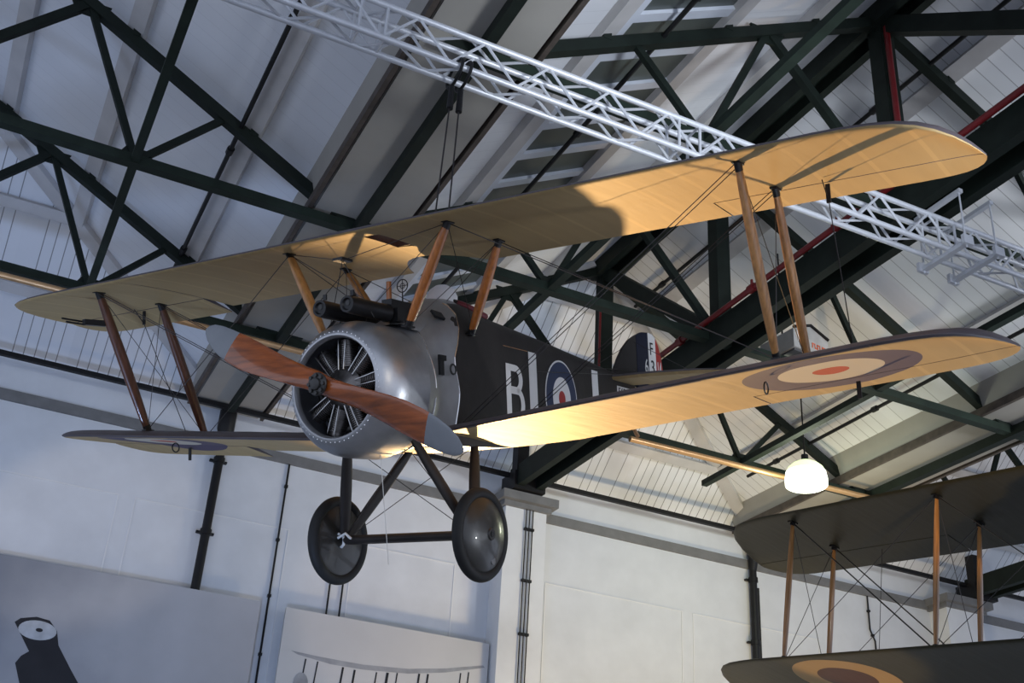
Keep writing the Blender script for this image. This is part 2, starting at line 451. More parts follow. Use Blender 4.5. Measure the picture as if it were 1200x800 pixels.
rod('tie_beam', (12.85, 16.4, ZB-.03), (12.85, Y0, ZB-.03), .12, .14, mSteel, 'black steel beam running under the right valley gutter', 'beam', 'longitudinal beams')
rod('runner_bar', (5.43, 15.0, ZB+.0), (5.43, Y0, ZB+.0), .10, .09, mSteel2, 'long green steel runner left of the ridge girder', 'beam', 'longitudinal beams')
rod('runner_bar', (10.40, 15.0, ZB), (10.40, Y0, ZB), .10, .09, mSteel2, 'long green steel runner right of the ridge girder', 'beam', 'longitudinal beams')
rod('runner_bar', (.53, 14.4, ZB), (.53, Y0, ZB), .09, .08, mSteel2, 'long steel runner through the left bay trusses', 'beam', 'longitudinal beams')
def conduit(name, pts, r, material, label, cat, group=None, clips=0, clipr=1.7):
    b = MB(); b.tube(pts, r, 8); o = b.build(name, material, smooth=40)
    tag(o, label, cat, group)
    return o
for (x, s, k, ya, yb, lab) in ((4.93, -1, 0, 15.0, Y0, 'thin black conduit along the skylight in the middle bay'),
                          (11.72, 1, 0, 15.6, Y0, 'thin black conduit low on the right slope of the middle bay'),
                          (8.59, 1, 0, 14.2, Y0, 'thin black conduit just right of the middle ridge'),
                          (1.52, 1, -1, 14.6, Y0, 'thin black conduit on the left bay slope')):
    xv = XG + k*WB + s*WB/2; z = ZB + SL*abs(x-xv) + .02
    b = MB(); b.tube([(x, ya, z), (x, yb, z)], .028, 8)
    yy = ya - .8
    while yy > 2:
        b.tube([(x, yy-.05, z), (x, yy+.05, z)], .045, 8); yy -= 2.4
    tag(b.build('conduit', mBlack, smooth=40), lab, 'conduit', 'roof conduits')
# red sprinkler pipes on the girder
b = MB(); x = XG-.30; b.tube([(x, 13.4, ZB+.16), (x, -2, ZB+.16)], .036, 10)
y = 13
while y > 0:
    b.tube([(x, y-.05, ZB+.16), (x, y+.05, ZB+.16)], .055, 10); b.tube([(x, y, ZB+.16), (x, y, ZB+.28)], .018, 6); y -= 1.55
tag(b.build('sprinkler_pipe', mRed, smooth=40), 'red sprinkler pipe running along the ridge girder bottom chord', 'pipe', 'red sprinkler pipes')
b = MB(); b.tube([(XG-.05, 7.55, ZB+.22), (XG-.05, 7.55, ZB+H-.2)], .036, 10)
tag(b.build('sprinkler_riser', mRed, smooth=40), 'red vertical pipe on the nearest girder post', 'pipe', 'red sprinkler pipes')
b = MB(); b.tube([(XG-.15, 13.86, ZB+.2), (XG-.15, 13.86, ZB+1.9)], .018, 10)
tag(b.build('sprinkler_riser', mRed, smooth=40), 'red vertical pipe on the farthest girder post above the fuselage', 'pipe', 'red sprinkler pipes')
b = MB(); b.tube([(-6, 13.75, 7.12), (7.4, 13.75, 7.22)], .04, 10)
for xx in (-1, .6, 2.2, 3.8): b.tube([(xx-.05, 13.75, 7.16), (xx+.05, 13.75, 7.165)], .06, 10)
tag(b.build('copper_pipe', mCopper, smooth=40), 'copper pipe hung below the far truss on the left', 'pipe', 'copper pipes')
b = MB(); b.tube([(8.25, 13.75, 7.19), (13.6, 13.75, 7.28)], .045, 10)
tag(b.build('copper_pipe', mCopper, smooth=40), 'copper pipe hung below the far truss on the right', 'pipe', 'copper pipes')
# rainwater downpipes on the wall
def downpipe(x, zbot, label, twin):
    t = empty('downpipe', (x, 16.85, zbot), label, 'downpipe', 'downpipes')
    b = MB(); b.tube([(x, 16.89, 6.95), (x, 16.89, zbot)], .066, 12); b.build('pipe', mBlack, t, smooth=40)
    b = MB(); b.tube([(x, 16.84, 7.5), (x, 16.84, 7.2), (x, 16.86, 7.1), (x, 16.89, 6.9)], [.13, .13, .09, .07], 12); b.build('hopper_head', mBlack, t, smooth=40)
    for z in (6.72, 5.6):
        b = MB(); b.tube([(x, 16.89, z-.04), (x, 16.89, z+.04)], .085, 12); b.box((x, 16.95, z), (.26, .06, .03)); b.build('bracket', mBlack, t, smooth=40)
    if twin:
        b = MB(); b.tube([(x+.12, 16.93, 6.6), (x+.12, 16.93, zbot)], .03, 8); b.build('branch_pipe', mBlack, t, smooth=40)
downpipe(3.03, -1.55, 'black downpipe on the wall left of the fighter nose', False)
downpipe(12.72, -1.55, 'black downpipe on the wall beside the dark biplane wing tip', True)
def wallcable(pts, label, r=.016):
    b = MB(); b.tube(pts, r, 6)
    for i in range(len(pts)-1):
        a, c = Vector(pts[i]), Vector(pts[i+1]); n = max(1, int((c-a).length/.8))
        for j in range(n):
            q = a.lerp(c, (j+.5)/n); b.box(q, (.05, .05, .04))
    tag(b.build('cable_conduit', mBlack), label, 'conduit', 'wall conduits')
wallcable([(4.11, 16.97, 7.0), (4.13, 16.97, -1.5)], 'thin black conduit down the wall between the two murals')
wallcable([(5.0, 16.97, 6.2), (5.0, 16.97, 3.0)], 'left of two thin conduits above the right mural', .014)
wallcable([(5.2, 16.97, 6.2), (5.2, 16.97, 3.0)], 'right of two thin conduits above the right mural', .014)
for i, x in enumerate((7.97, 8.03, 8.09)):
    wallcable([(x+.01, 16.52, 7.0), (x, 16.52, -1.5)], ('leftmost', 'middle', 'rightmost')[i] + ' of three black cables down the white column', .010)
wallcable([(15.4, 16.97, 7.0), (15.4, 16.97, 6.3), (15.5, 16.97, 6.1), (15.5, 16.97, -1.5)], 'thin crooked conduit on the wall behind the dark biplane struts')

# ---------------- photographic murals on the wall
def mural_mat(name, base, var, scale, tint):
    M, t, bs = nodes(name)
    tc = nd(t, 'ShaderNodeTexCoord'); n = nd(t, 'ShaderNodeTexNoise'); n.inputs['Scale'].default_value = scale; n.inputs['Detail'].default_value = 7
    link(t, tc.outputs['Object'], n.inputs[0])
    r = nd(t, 'ShaderNodeMapRange'); r.inputs[1].default_value = .35; r.inputs[2].default_value = .65; link(t, n.outputs[0], r.inputs[0])
    c = mix(t, r.outputs[0], tuple(x*(1-var) for x in base), tuple(x*(1+var) for x in base))
    if tint:
        sp = nd(t, 'ShaderNodeSeparateXYZ'); link(t, tc.outputs['Object'], sp.inputs[0])
        dx = math_(t, 'ADD', math_(t, 'MULTIPLY', sp.outputs[0], .55), math_(t, 'MULTIPLY', n.outputs[0], 1.2))
        rr = nd(t, 'ShaderNodeMapRange'); rr.inputs[1].default_value = -.9; rr.inputs[2].default_value = .7; link(t, dx, rr.inputs[0])
        c = mix(t, rr.outputs[0], tint, c)
    link(t, c, bs.inputs['Base Color']); bs.inputs['Roughness'].default_value = .55
    return M
mMur1 = mural_mat('mural_cloud_print', (.40, .40, .42), .10, .7, (.10, .12, .16))
mMur2 = mural_mat('mural_pale_print', (.55, .55, .55), .05, .8, None)
mInk = mat('mural_dark_ink', (.022, .022, .026), .55, 0, .2, 3)
mInkG = mat('mural_grey_ink', (.30, .31, .33), .55, 0, .2, 5)
mInkW = mat('mural_pale_ink', (.42, .44, .47), .55, 0, .15, 8)
def flatpoly(pts, y, d=.003):
    b = MB(); n = len(pts)
    b.v += [Vector((x, y, z)) for x, z in pts] + [Vector((x, y+d, z)) for x, z in pts]
    b.face(tuple(range(n))); b.face(tuple(range(2*n-1, n-1, -1)))
    for i in range(n): b.face((i, (i+1) % n, n+(i+1) % n, n+i))
    return b
t = empty('mural', (2.0, 16.8, 1.0), 'large mural of a smoky grey sky with a dark aircraft part on the left wall', 'mural', 'wall murals')
b = MB(); b.box((.98, 16.785, 2.25), (5.96, .05, 4.93)); b.build('panel', mMur1, t)
yy = 16.757
flatpoly([(.80, 3.87), (.86, 3.93), (1.05, 3.98), (1.22, 3.96), (1.34, 3.84), (1.40, 3.66), (1.62, 3.38), (2.02, 2.9), (2.9, 1.6), (3.7, .4), (2.6, -.1), (1.9, 1.2), (1.14, 2.9), (.93, 3.36), (.98, 3.46), (1.06, 3.53)], yy).build('dark_aircraft_print', mInk, t)
flatpoly([(1.10+.24*math.cos(a*PI/12), 3.81+.125*math.sin(a*PI/12)) for a in range(24)], yy-.004).build('white_disc_print', mInkW, t)
flatpoly([(1.12+.045*math.cos(a*PI/6), 3.815+.025*math.sin(a*PI/6)) for a in range(12)], yy-.008).build('disc_hub_print', mInk, t)
t = empty('mural', (5.95, 16.8, 1.0), 'pale mural of a biplane wing row on the wall left of the column', 'mural', 'wall murals')
b = MB(); b.box((5.96, 16.785, 2.25), (3.24, .05, 4.90)); b.build('panel', mMur2, t)
wing = [(4.5, 4.10), (4.9, 4.08), (5.6, 4.07), (6.3, 4.12), (6.9, 4.22), (7.5, 4.36), (7.53, 4.33), (6.9, 4.16), (6.3, 4.05), (5.6, 4.00), (5.1, 4.0), (4.6, 4.06)]
flatpoly(wing, yy).build('wing_print', mInkG, t)
for x, w_ in ((4.72, .02), (4.90, .02), (5.28, .03), (5.46, .03), (5.80, .02), (5.96, .04), (6.12, .02), (6.46, .03), (6.60, .03), (7.13, .02), (7.26, .02)):
    zt = interp([4.5, 5.6, 6.9, 7.5], [4.03, 3.97, 4.13, 4.28], x)
    flatpoly([(x, zt), (x+w_, zt), (x+w_-.14, 1.9), (x-.14, 1.9)], yy-.002).build('strut_print', mInk, t)
flatpoly([(4.70+.11*math.cos(a*PI/8), 3.66+.16*math.sin(a*PI/8)) for a in range(16)], yy-.004).build('figure_print', mInkG, t)
flatpoly([(5.70+.05*math.cos(a*PI/8), 3.62+.07*math.sin(a*PI/8)) for a in range(16)], yy-.004).build('figure_print', mInk, t)

# ---------------- aluminium lighting truss
YN, YF, ZL, ZU = 7.06, 7.26, 6.60, 6.94
t = empty('lighting_truss', (4.5, 7.16, 6.6), 'silver aluminium box truss hanging across the roof above the fighter', 'lighting truss')
X0, X1 = -1.2, 11.4
for y in (YN, YF):
    for z in (ZL, ZU):
        b = MB(); b.tube([(X0, y, z), (X1, y, z)], .028, 12); b.build('chord', mAlu, t, smooth=40)
P_ = .60
def web(y0, z0, y1, z1, ph):
    b = MB(); x = X0 + ph
    while x + P_ < X1:
        b.tube([(x, y0, z0), (x+P_/2, y1, z1)], .013, 6); b.tube([(x+P_/2, y1, z1), (x+P_, y0, z0)], .013, 6); x += P_
    x = X0 + .02
    while x < X1:
        for d in (-.11, .11): b.tube([(x+d, y0, z0), (x+d, y1, z1)], .014, 6)
        x += 3.0
    return b
for n_, (a, c, d, e, ph) in enumerate(((YN, ZL, YN, ZU, .1), (YF, ZL, YF, ZU, .1), (YN, ZL, YF, ZL, .25), (YN, ZU, YF, ZU, .25))):
    web(a, c, d, e, ph).build('lacing', mAlu, t, smooth=40)
def hanger(x, label):
    t = empty('truss_hanger', (x, 7.16, 6.5), label, 'hanger', 'truss hangers')
    for dx in (-.2, .2):
        b = MB(); b.box((x+dx, 7.12, 6.55), (.06, .56, .04)); b.box((x+dx, 6.82, 6.57), (.12, .04, .1)); b.box((x+dx, 7.42, 6.57), (.12, .04, .1)); b.build('clamp_bar', mAlu, t)
        b = MB(); b.box((x+dx, 7.12, 7.15), (.05, .62, .04)); b.build('clamp_bar', mAlu, t)
        for y in (6.84, 7.40):
            b = MB(); b.tube([(x+dx, y, 6.5), (x+dx, y, 7.18)], .009, 8); b.build('drop_rod', mAlu, t, smooth=40)
hanger(8.02, 'flat silver clamp bars and rods holding the truss under the girder')
# stage lamp clamped on the truss
t = empty('stage_lamp', (9.25, 7.2, 7.0), 'small silver stage lamp with black clamps on the truss at the right edge', 'stage lamp')
b = MB(); b.lathe([(-.02, .001), (-.02, .075), (.03, .085), (.30, .085), (.33, .06), (.33, .001)], 20, 'Y', (9.30, 7.18, 7.13)); b.build('can', mAlu, t, smooth=40)
for y in (7.08, 7.28):
    b = MB(); b.box((9.16, y, 7.04), (.05, .05, .16)); b.tube([(9.16, y-.035, 6.98), (9.16, y+.035, 6.98)], .05, 10); b.build('clamp', mBlack, t)
# ---------------- heater unit hung by the girder
t = empty('air_heater', (9.15, 11.06, 7.4), 'grey hanging air heater box with orange lettering behind the port wing struts', 'heater')
mUnitL = mat('pale_heater_grey', (.52, .53, .50), .5); mUnit = mat('heater_grey', (.36, .37, .37), .5); mUnitD = mat('heater_grille', (.07, .075, .085), .5); mOr = mat('orange_lettering', (.6, .10, .03), .5)
cx, cy = 9.15, 11.06
RZ = Matrix.Rotation(math.radians(6), 3, 'Z')
b = MB()
hw = .31
prof = [(-hw, -.14), (-hw, .13), (0, .25), (hw, .13), (hw, -.14)]
rows = []
for q in (-hw, hw):
    rows.append([Vector((cx, cy, 7.66)) + RZ @ Vector((px, q, pz)) for px, pz in prof])
b.grid(rows, closed_v=True); b.cap(rows[0]); b.cap(rows[1]); b.build('casing', mUnit, t)
b = MB(); b.box(Vector((cx, cy, 7.505)), (.56, .56, .03), rot=RZ); b.build('grille', mUnitD, t)
for q, sgn in ((-hw-.01, -1),):
    b = MB(); c0 = [Vector((cx, cy, 7.66)) + RZ @ Vector((px, q, pz+.015)) for px, pz in ((-hw, .13), (0, .25), (hw, .13))]
    b.tube(c0, .022, 6); b.build('rim', mBlack, t)
b = MB(); b.box(Vector((cx, cy, 7.66)) + RZ @ Vector((-.17, -hw-.004, .04)), (.15, .006, .15), rot=RZ); b.build('sticker', mWhite, t)
cs = Vector((cx, cy, 7.66)) + RZ @ Vector((.13, -hw-.004, -.02))
b = MB()
for i in range(6):
    q = Vector((-.11+i*.044, 0, -i*.002)); b.box(cs + RZ @ q, (.012, .005, .075), rot=RZ)
    if i % 2 == 0: b.box(cs + RZ @ (q + Vector((.018, 0, .028))), (.026, .005, .016), rot=RZ)
    if i % 3 == 1: b.box(cs + RZ @ (q + Vector((.018, 0, -.028))), (.026, .005, .016), rot=RZ)
b.build('lettering', mOr, t)
side = MB(); side.box(Vector((cx, cy, 7.64)) + RZ @ Vector((.45, .08, -.02)), (.27, .42, .22), rot=RZ); side.build('side_cabinet', mUnitL, t)
for dx in (-.2, .2):
    p = Vector((cx, cy, 7.80)) + RZ @ Vector((dx, 0, .04)); b = MB(); b.tube([p, (p.x, p.y, ZB+2.3 - (p.x-XG)*SL)], .012, 6); b.build('hanging_rod', mBlack, t)
# ---------------- pendant lamp
LX, LY, LZ = 11.10, 13.33, 7.13
t = empty('pendant_lamp', (LX, LY, LZ), 'bright round white pendant lamp hanging below the roof on the right', 'lamp')
mShade = mat('frosted_shade', (.8, .82, .78), .4)
M_, tt, bs = nodes('glowing_diffuser'); bs.inputs['Emission Color'].default_value = (.97, 1, .80, 1); bs.inputs['Emission Strength'].default_value = 3.2; bs.inputs['Base Color'].default_value = (.8, .8, .75, 1)
M2_, tt2, bs2 = nodes('glowing_frosted_glass'); bs2.inputs['Emission Color'].default_value = (.80, 1, .50, 1); bs2.inputs['Emission Strength'].default_value = 1.15; bs2.inputs['Base Color'].default_value = (.8, .85, .7, 1)
b = MB(); b.lathe([(-.17, .001), (-.17, .295), (-.155, .315), (-.05, .318), (.05, .30)], 36, 'Z', (LX, LY, LZ)); b.build('diffuser', M_, t, smooth=50)
b = MB(); b.lathe([(.05, .30), (.12, .265), (.18, .20), (.23, .11), (.25, .06), (.25, .001)], 36, 'Z', (LX, LY, LZ)); b.build('shade', M2_, t, smooth=50)
b = MB(); b.tube([(LX, LY, LZ+.25), (LX, LY, LZ+.34)], .055, 14); b.build('lamp_holder', mBlack, t, smooth=40)
b = MB(); b.tube([(LX, LY, LZ+.3), (LX, LY, ZB+SL*(XG+WB/2-LX)+DK+.01)], .012, 6); b.build('suspension_rod', mBlack, t)
pl = bpy.data.lights.new('pendant_light', 'POINT'); pl.energy = 90; pl.color = (.92, 1, .74); pl.shadow_soft_size = .25
plo = bpy.data.objects.new('pendant_light', pl); COL.objects.link(plo); plo.location = G(LX, LY, LZ-.45)

# ================================================================== THE FIGHTER BIPLANE (own frame: X forward, Y port, Z up, origin at the propeller boss)
AR = ((-.8052, .5483, -.2259), (-.4947, -.8311, -.2540), (-.3269, -.0929, .9405))
AT = (1.865, 7.294, 3.604)
def frame(R, T):
    c0 = Vector((R[0][0], R[1][0], R[2][0])).normalized(); c2 = Vector((R[0][2], R[1][2], R[2][2]))
    c2 = (c2 - c0*c0.dot(c2)).normalized(); c1 = c2.cross(c0)
    mw = Matrix.Identity(4)
    for i in range(3): mw[i][0] = c0[i]; mw[i][1] = c1[i]; mw[i][2] = c2[i]
    mw.translation = G(*T); return mw
AMW = frame(AR, AT)
def apt(p): 
    q = AMW @ Vector(p); return (q.x, q.y, q.z - Z0)
BI = empty('biplane', None, 'dark brown rotary-engined fighter biplane with cream wing undersides hung nose down', 'aircraft', mw=AMW)
def part(mb, name, mats, parent=None, smooth=None): return mb.build(name, mats, parent or BI, world=False, smooth=smooth)

AX = (0, .0125, .025, .05, .1, .2, .3, .4, .5, .6, .7, .8, .9, 1)
AU = (.008, .018, .025, .035, .048, .062, .066, .064, .058, .050, .040, .029, .017, .004)
AL = (.010, .001, -.001, -.001, .002, .007, .010, .011, .011, .010, .008, .005, .002, .000)
FR = (0, .012, .03, .06, .12, .2, .3, .42, .54, .66, .78, .9, 1)
def wing(stations, LEf, TEf, zf, inc, dark_to=.0, x_hi=None, x_lo=None, skip=None, thick=1.0):
    """loft: stations in y.  x_hi/x_lo clip the chord (forward/aft limits).  faces: 0 upper cloth, 1 lower cloth"""
    b = MB(); rows = []; nfr = len(FR)
    for (y, sag) in stations:
        le, te = LEf(y), TEf(y); ch = le - te; a = le; c = te
        if x_lo is not None and x_lo(y) is not None: c = max(te, min(le-.01, x_lo(y)))
        if x_hi is not None: a = min(le, max(te+.01, x_hi))
        k = thick*min(1, ch/1.2 + .12)
        def Z(x, tab):
            f = (le-x)/ch; return zf(y) + 1.37*interp(AX, tab, f)*k + (x-(le+te)/2)*math.tan(math.radians(inc(y)))
        row = []
        for f in FR:
            x = a + (c-a)*f; row.append((x, y, Z(x, AU) - sag*math.sin(PI*f)))
        for f in FR[::-1]:
            x = a + (c-a)*f; row.append((x, y, Z(x, AL) + sag*math.sin(PI*f)))
        rows.append(row)
    nd_ = sum(1 for f in FR if f < dark_to)
    N = 2*nfr
    def mf(i, j):
        if j < nfr-1 or j == N-1: return 0
        if j == nfr-1: return 0
        q = N-1-j          # index in FR of the aft end
        return 0 if q <= nd_ and q*1 > 0 and FR[q] <= dark_to else 1
    b.grid(rows, closed_v=True, mf=mf, skip=skip)
    b.cap(rows[0][::-1]); b.cap(rows[-1])
    return b
def stn(y0, y1, rib=.36):
    out = []; k = math.ceil(y0/rib - 1e-6); ys = [y0]
    y = y0
    n = max(1, round(abs(y1-y0)/(rib/2))); 
    for i in range(n+1):
        yy = y0 + (y1-y0)*i/n; out.append((yy, .0035 if i % 2 else 0))
    return out
TIPY = (3.45, 3.62, 3.78, 3.90, 4.00, 4.08, 4.15, 4.20, 4.23, 4.245)
TLE = (0, -.012, -.045, -.10, -.20, -.34, -.53, -.74, -.92, -1.03)
TTE = (0, 0, 0, -.004, -.018, -.045, -.095, -.16, -.235, -.31)
XU, ZU_, XLw, ZLw = -.337, 1.148, -.877, -.345
DIH = math.tan(math.radians(5))
CUT = .38
def LEu(y): return XU + interp(TIPY, TLE, abs(y))
def TEu(y):
    a = abs(y)
    t = XU - 1.37 - interp(TIPY, TTE, a)
    if a < CUT: t = max(t, -1.26 - (-1.26 - t)*(a/CUT)**2.2)
    return t
def LEl(y): return XLw + interp(TIPY, TLE, abs(y))
def TEl(y): 
    a = abs(y); t = XLw - 1.37 - interp(TIPY, TTE, a)
    if a < .8: t += .22*max(0, (.8-a)/.45)       # root trailing edge cut away beside the fuselage
    return t
HX = 1.0    # hinge distance aft of the leading edge
tipst = [(y, 0) for y in TIPY[1:]]
incU = lambda y: 0.0
zU = lambda y: ZU_ - .012
def mkwing(upper):
    LEf, TEf = (LEu, TEu) if upper else (LEl, TEl)
    zf = zU if upper else (lambda y: ZLw + DIH*max(0, abs(y)-.35))
    inc = incU if upper else (lambda y: 2.0)
    hinge = (XU if upper else XLw) - HX
    und = mUnder if upper else mUnderLow
    top = mFabTop
    hub = []
    AIL = 2.45
    for s in (1, -1):
        y0 = 0 if upper else .33
        inner = [.0, .02, .08, .15, .20, .25, .29, .32, .345, .365, .38, .40, .44] if upper else []
        ys = [(y, 0) for y in inner] + stn(.5 if upper else .33, AIL)
        xl = lambda y: None
        skip = None
        if upper:
            ns = len(FR)
            def skip(i, j, ys=ys, s=s):      # the slot let into the centre section
                if s < 0 or not .019 < ys[i][0] < .149: return False
                lo = [q for q in range(ns-1) if .15 < FR[q] < .60]
                return j in lo or (2*ns-2-j) in lo
        b1 = wing([(s*y, g) for y, g in ys], LEf, TEf, zf, inc, 0 if upper else .03, skip=skip)
        ys2 = stn(AIL, TIPY[0]) + tipst
        b2 = wing([(s*y, g) for y, g in ys2], LEf, TEf, zf, inc, 0 if upper else .03, x_lo=lambda y: hinge + .006)
        b1v = len(b1.v); b1.v += b2.v; b1.f += [tuple(i+b1v for i in f) for f in b2.f]; b1.m += b2.m
        hub.append(b1)
        ysa = [(y, g) for y, g in stn(AIL+.012, TIPY[0]) + tipst if LEf(y) > hinge + .03 or True]
        ba = wing([(s*y, g) for y, g in ysa], LEf, TEf, zf, inc, 0, x_hi=hinge - .006)
        if s < 0:            # the starboard ailerons hang a little
            for v in ba.v: v.z -= max(0, hinge - v.x)*math.tan(math.radians(9))
        hub.append(ba)
    return hub, und, top
hub, und, top = mkwing(True)
c = MB()
for q in (hub[0], hub[2]):
    k = len(c.v); c.v += q.v; c.f += [tuple(i+k for i in f) for f in q.f]; c.m += q.m
UW = part(c, 'upper_wing', [top, und], smooth=35)
for q in (hub[1], hub[3]): part(q, 'aileron', [top, und], UW, smooth=35)
# walls of the slot
b = MB(); zs = ZU_-.012
for p, s_ in (((-.73, .152, zs+.05), (.42, .006, .07)), ((-.73, .018, zs+.05), (.42, .006, .07)), ((-.945, .085, zs+.05), (.006, .13, .07)), ((-.515, .085, zs+.05), (.006, .13, .07))): b.box(p, s_)
part(b, 'slot_lining', mStrutD, UW)
hubL, undL, topL = mkwing(False)
for i, s in ((0, 1), (2, -1)):
    LW = part(hubL[i], 'lower_wing', [topL, undL], smooth=35)
    part(hubL[i+1], 'aileron', [topL, undL], LW, smooth=35)

# ---- fuselage
def fw(x): return min(.372, .0923*(x+5.2)) if x < -1.2 else .372
FS = [(-1.02, -.385, .41, .62), (-1.2, -.39, .44, .74), (-1.35, -.39, .455, .79), (-1.50, -.385, .465, .81), (-1.62, -.38, .47, .80), (-1.80, -.375, .475, .77),
      (-1.98, -.365, .48, .745), (-2.12, -.355, .485, .735), (-2.4, -.30, .49, .715), (-2.65, -.25, .49, .70), (-3.0, -.17, .49, .675), (-3.4, -.085, .49, .64), (-3.92, .03, .49, .60),
      (-4.4, .14, .49, .555), (-4.75, .22, .49, .53), (-5.10, .30, .49, .505)]
b = MB(); rows = []
ND = 14
for x, zb_, zt, zd in FS:
    wd = fw(x); row = [(x, wd-.012, zb_), (x, wd, zb_+.03), (x, wd, (zb_+zt)/2), (x, wd, zt)]
    for i in range(1, ND):
        a = PI*i/ND; row.append((x, wd*math.cos(a), zt + (zd-zt)*math.sin(a)**.8))
    row += [(x, -wd, zt), (x, -wd, (zb_+zt)/2), (x, -wd, zb_+.03), (x, -wd+.012, zb_)]
    rows.append(row)
def ckp(i, j):
    return 4 <= i <= 5 and 3+4 <= j <= 3+ND-5
b.grid(rows, closed_v=True, skip=ckp)
b.cap(rows[0]); b.cap(rows[-1])
FU = part(b, 'fuselage', [mFab], smooth=35)
b = MB(); b.box((-1.80, 0, .38), (.36, .46, .02)); part(b, 'cockpit_floor', mBlack, FU)
# padded coaming round the cockpit
pts = []
for i in range(28):
    a = 2*PI*i/28; cx_, cy_ = -1.80 + .21*math.cos(a), .215*math.sin(a)
    zd = interp([-2.12, -1.98, -1.80, -1.62, -1.5], [.735, .745, .77, .80, .81], cx_); zt = .475; wd = fw(cx_)
    zz = zt + (zd-zt)*max(0, 1-(cy_/wd)**2)**.4
    pts.append((cx_, cy_, zz+.012))
b = MB(); b.tube(pts + [pts[0]], .028, 10, caps=False); part(b, 'cockpit_coaming', mMaroon, FU, smooth=50)
b = MB(); b.lathe([(-.11, .001), (-.11, .10), (-.05, .125), (.02, .128), (.08, .10), (.115, .05), (.125, .001)], 24, 'Z', (-1.60, -.03, .845)); part(b, 'white_headrest', mCloth, FU, smooth=60)
b = MB(); b.tube([(-1.60, .12, .80), (-1.575, .0, .875), (-1.60, -.12, .80)], .014, 8); part(b, 'windscreen_rim', mFab, FU, smooth=50)
# side markings; SD maps (x, z) on the side plane
def side(x, z, s=1, d=.004): return Vector((x, s*(.0923*(x+5.2) + d), z))
def sidepoly(pts, s, d):
    b = MB(); n = len(pts); b.v += [side(x, z, s, d) for x, z in pts] + [side(x, z, s, d-.003) for x, z in pts]
    b.face(tuple(range(n))); b.face(tuple(range(2*n-1, n-1, -1)))
    for i in range(n): b.face((i, (i+1) % n, n+(i+1) % n, n+i))
    return b
for s in (1, -1):
    part(sidepoly([(-2.47, .485), (-2.625, .487), (-2.63, -.20), (-2.475, -.22)], s, .004), 'white_bar', mWhite, FU)
    part(sidepoly([(-3.89, .487), (-4.04, .487), (-4.05, .09), (-3.90, .06)], s, .004), 'white_bar', mWhite, FU)
    for nme, r, mm, d in (('roundel_outline', .352, mWhite, .004), ('roundel_blue', .336, mNavy, .006), ('roundel_white', .198, mWhite, .008), ('roundel_red', .072, mRedP, .010)):
        part(sidepoly([(-3.145+r*math.cos(a*PI/24), .135+r*math.sin(a*PI/24)) for a in range(48)], s, d), nme, mm, FU)
    part(sidepoly([(-4.56, .40), (-5.08, .40), (-5.08, .31), (-4.56, .275)], s, .004), 'serial_panel', mWhite, FU)
    part(sidepoly([(-1.99, .478), (-2.46, .487), (-2.46, .482), (-1.99, .473)], s, .004), 'lacing_strip', mStrutG, FU)
def textM(x, z, s, d=.006):
    # text runs aft on the port side, forward on the starboard side
    xa = Vector((-1, -.0923*s*0, 0)) if s > 0 else Vector((1, 0, 0))
    xa = Vector((-1, -.0923, 0)).normalized() if s > 0 else Vector((1, -.0923, 0)).normalized()
    za = Vector((0, 0, 1)); n = xa.cross(za)
    M = Matrix.Identity(4)
    for i in range(3): M[i][0] = xa[i]; M[i][1] = za[i]; M[i][2] = n[i]
    M.translation = side(x, z, s, d); return M
def bigB(s, x0):
    """a tall block letter B, 0.36 wide, 0.46 high, built from outline and two counters"""
    d = 1 if s > 0 else -1
    b = MB()
    def strip(outer, inner):
        n = len(outer); k = len(b.v)
        b.v += [side(x0 - d*x, z, s, .005) for x, z in outer] + [side(x0 - d*x, z, s, .005) for x, z in inner]
        for i in range(n-1): b.face((k+i, k+i+1, k+n+i+1, k+n+i))
    zb_, zm, zt = -.13, .115, .335; t_ = .075
    b.v += []
    k = len(b.v); b.v += [side(x0 - d*x, z, s, .005) for x, z in ((0, zb_), (.09, zb_), (.09, zt), (0, zt))]; b.face((k, k+1, k+2, k+3))
    def bowl(z0, z1, w_):
        r = (z1-z0)/2; zc = (z0+z1)/2; out = [(.08, z0)]; inn = [(.08, z0+t_*.75)]
        for i in range(13):
            a = -PI/2 + PI*i/12
            out.append((w_-.13+.13*math.cos(a), zc + r*math.sin(a))); inn.append((w_-.13+.055*math.cos(a), zc + (r-t_*.75)*math.sin(a)))
        out.append((.08, z1)); inn.append((.08, z1-t_*.75)); strip(out, inn)
    bowl(zb_, zm+.03, .345); bowl(zm-.02, zt, .315)
    return b
part(bigB(1, -2.02), 'letter_b', mWhite, FU)
part(bigB(-1, -2.36), 'letter_b', mWhite, FU)
text_mesh('serial_number', 'F6314', .105, textM(-4.585, .312, 1, .006), mBlack, FU, (1.35, 1))
text_mesh('serial_number', 'F6314', .105, textM(-5.05, .312, -1, .006), mBlack, FU, (1.35, 1))

# ---- nose panels between cowling and fabric
b = MB(); rows = []
NA = 40
def fus_sec(x, a):
    """fuselage section radius point at angle a (0 = port, pi/2 = up)"""
    x = max(-1.34, x)
    zb_, zt, zd = (interp([-1.35, -1.2, -1.02, -.6], q, x) for q in ((-.39, -.39, -.385, -.40), (.455, .44, .41, .38), (.79, .74, .62, .50)))
    wd = fw(x); ca, sa = math.cos(a), math.sin(a); c = abs(ca)
    if sa < 0: r = min(wd/max(c, 1e-6), -zb_/max(-sa, 1e-6))
    elif sa/max(c, 1e-6) <= zt/wd: r = wd/max(c, 1e-6)
    else:
        lo, hi = 0.2, 1.2
        for _ in range(40):
            r = (lo+hi)/2; yy, zz = r*c, r*sa
            top = zt + (zd-zt)*max(0, 1-(yy/wd)**2)**.4
            if zz < top: lo = r
            else: hi = r
    r += .007
    return Vector((x, r*ca, r*sa))
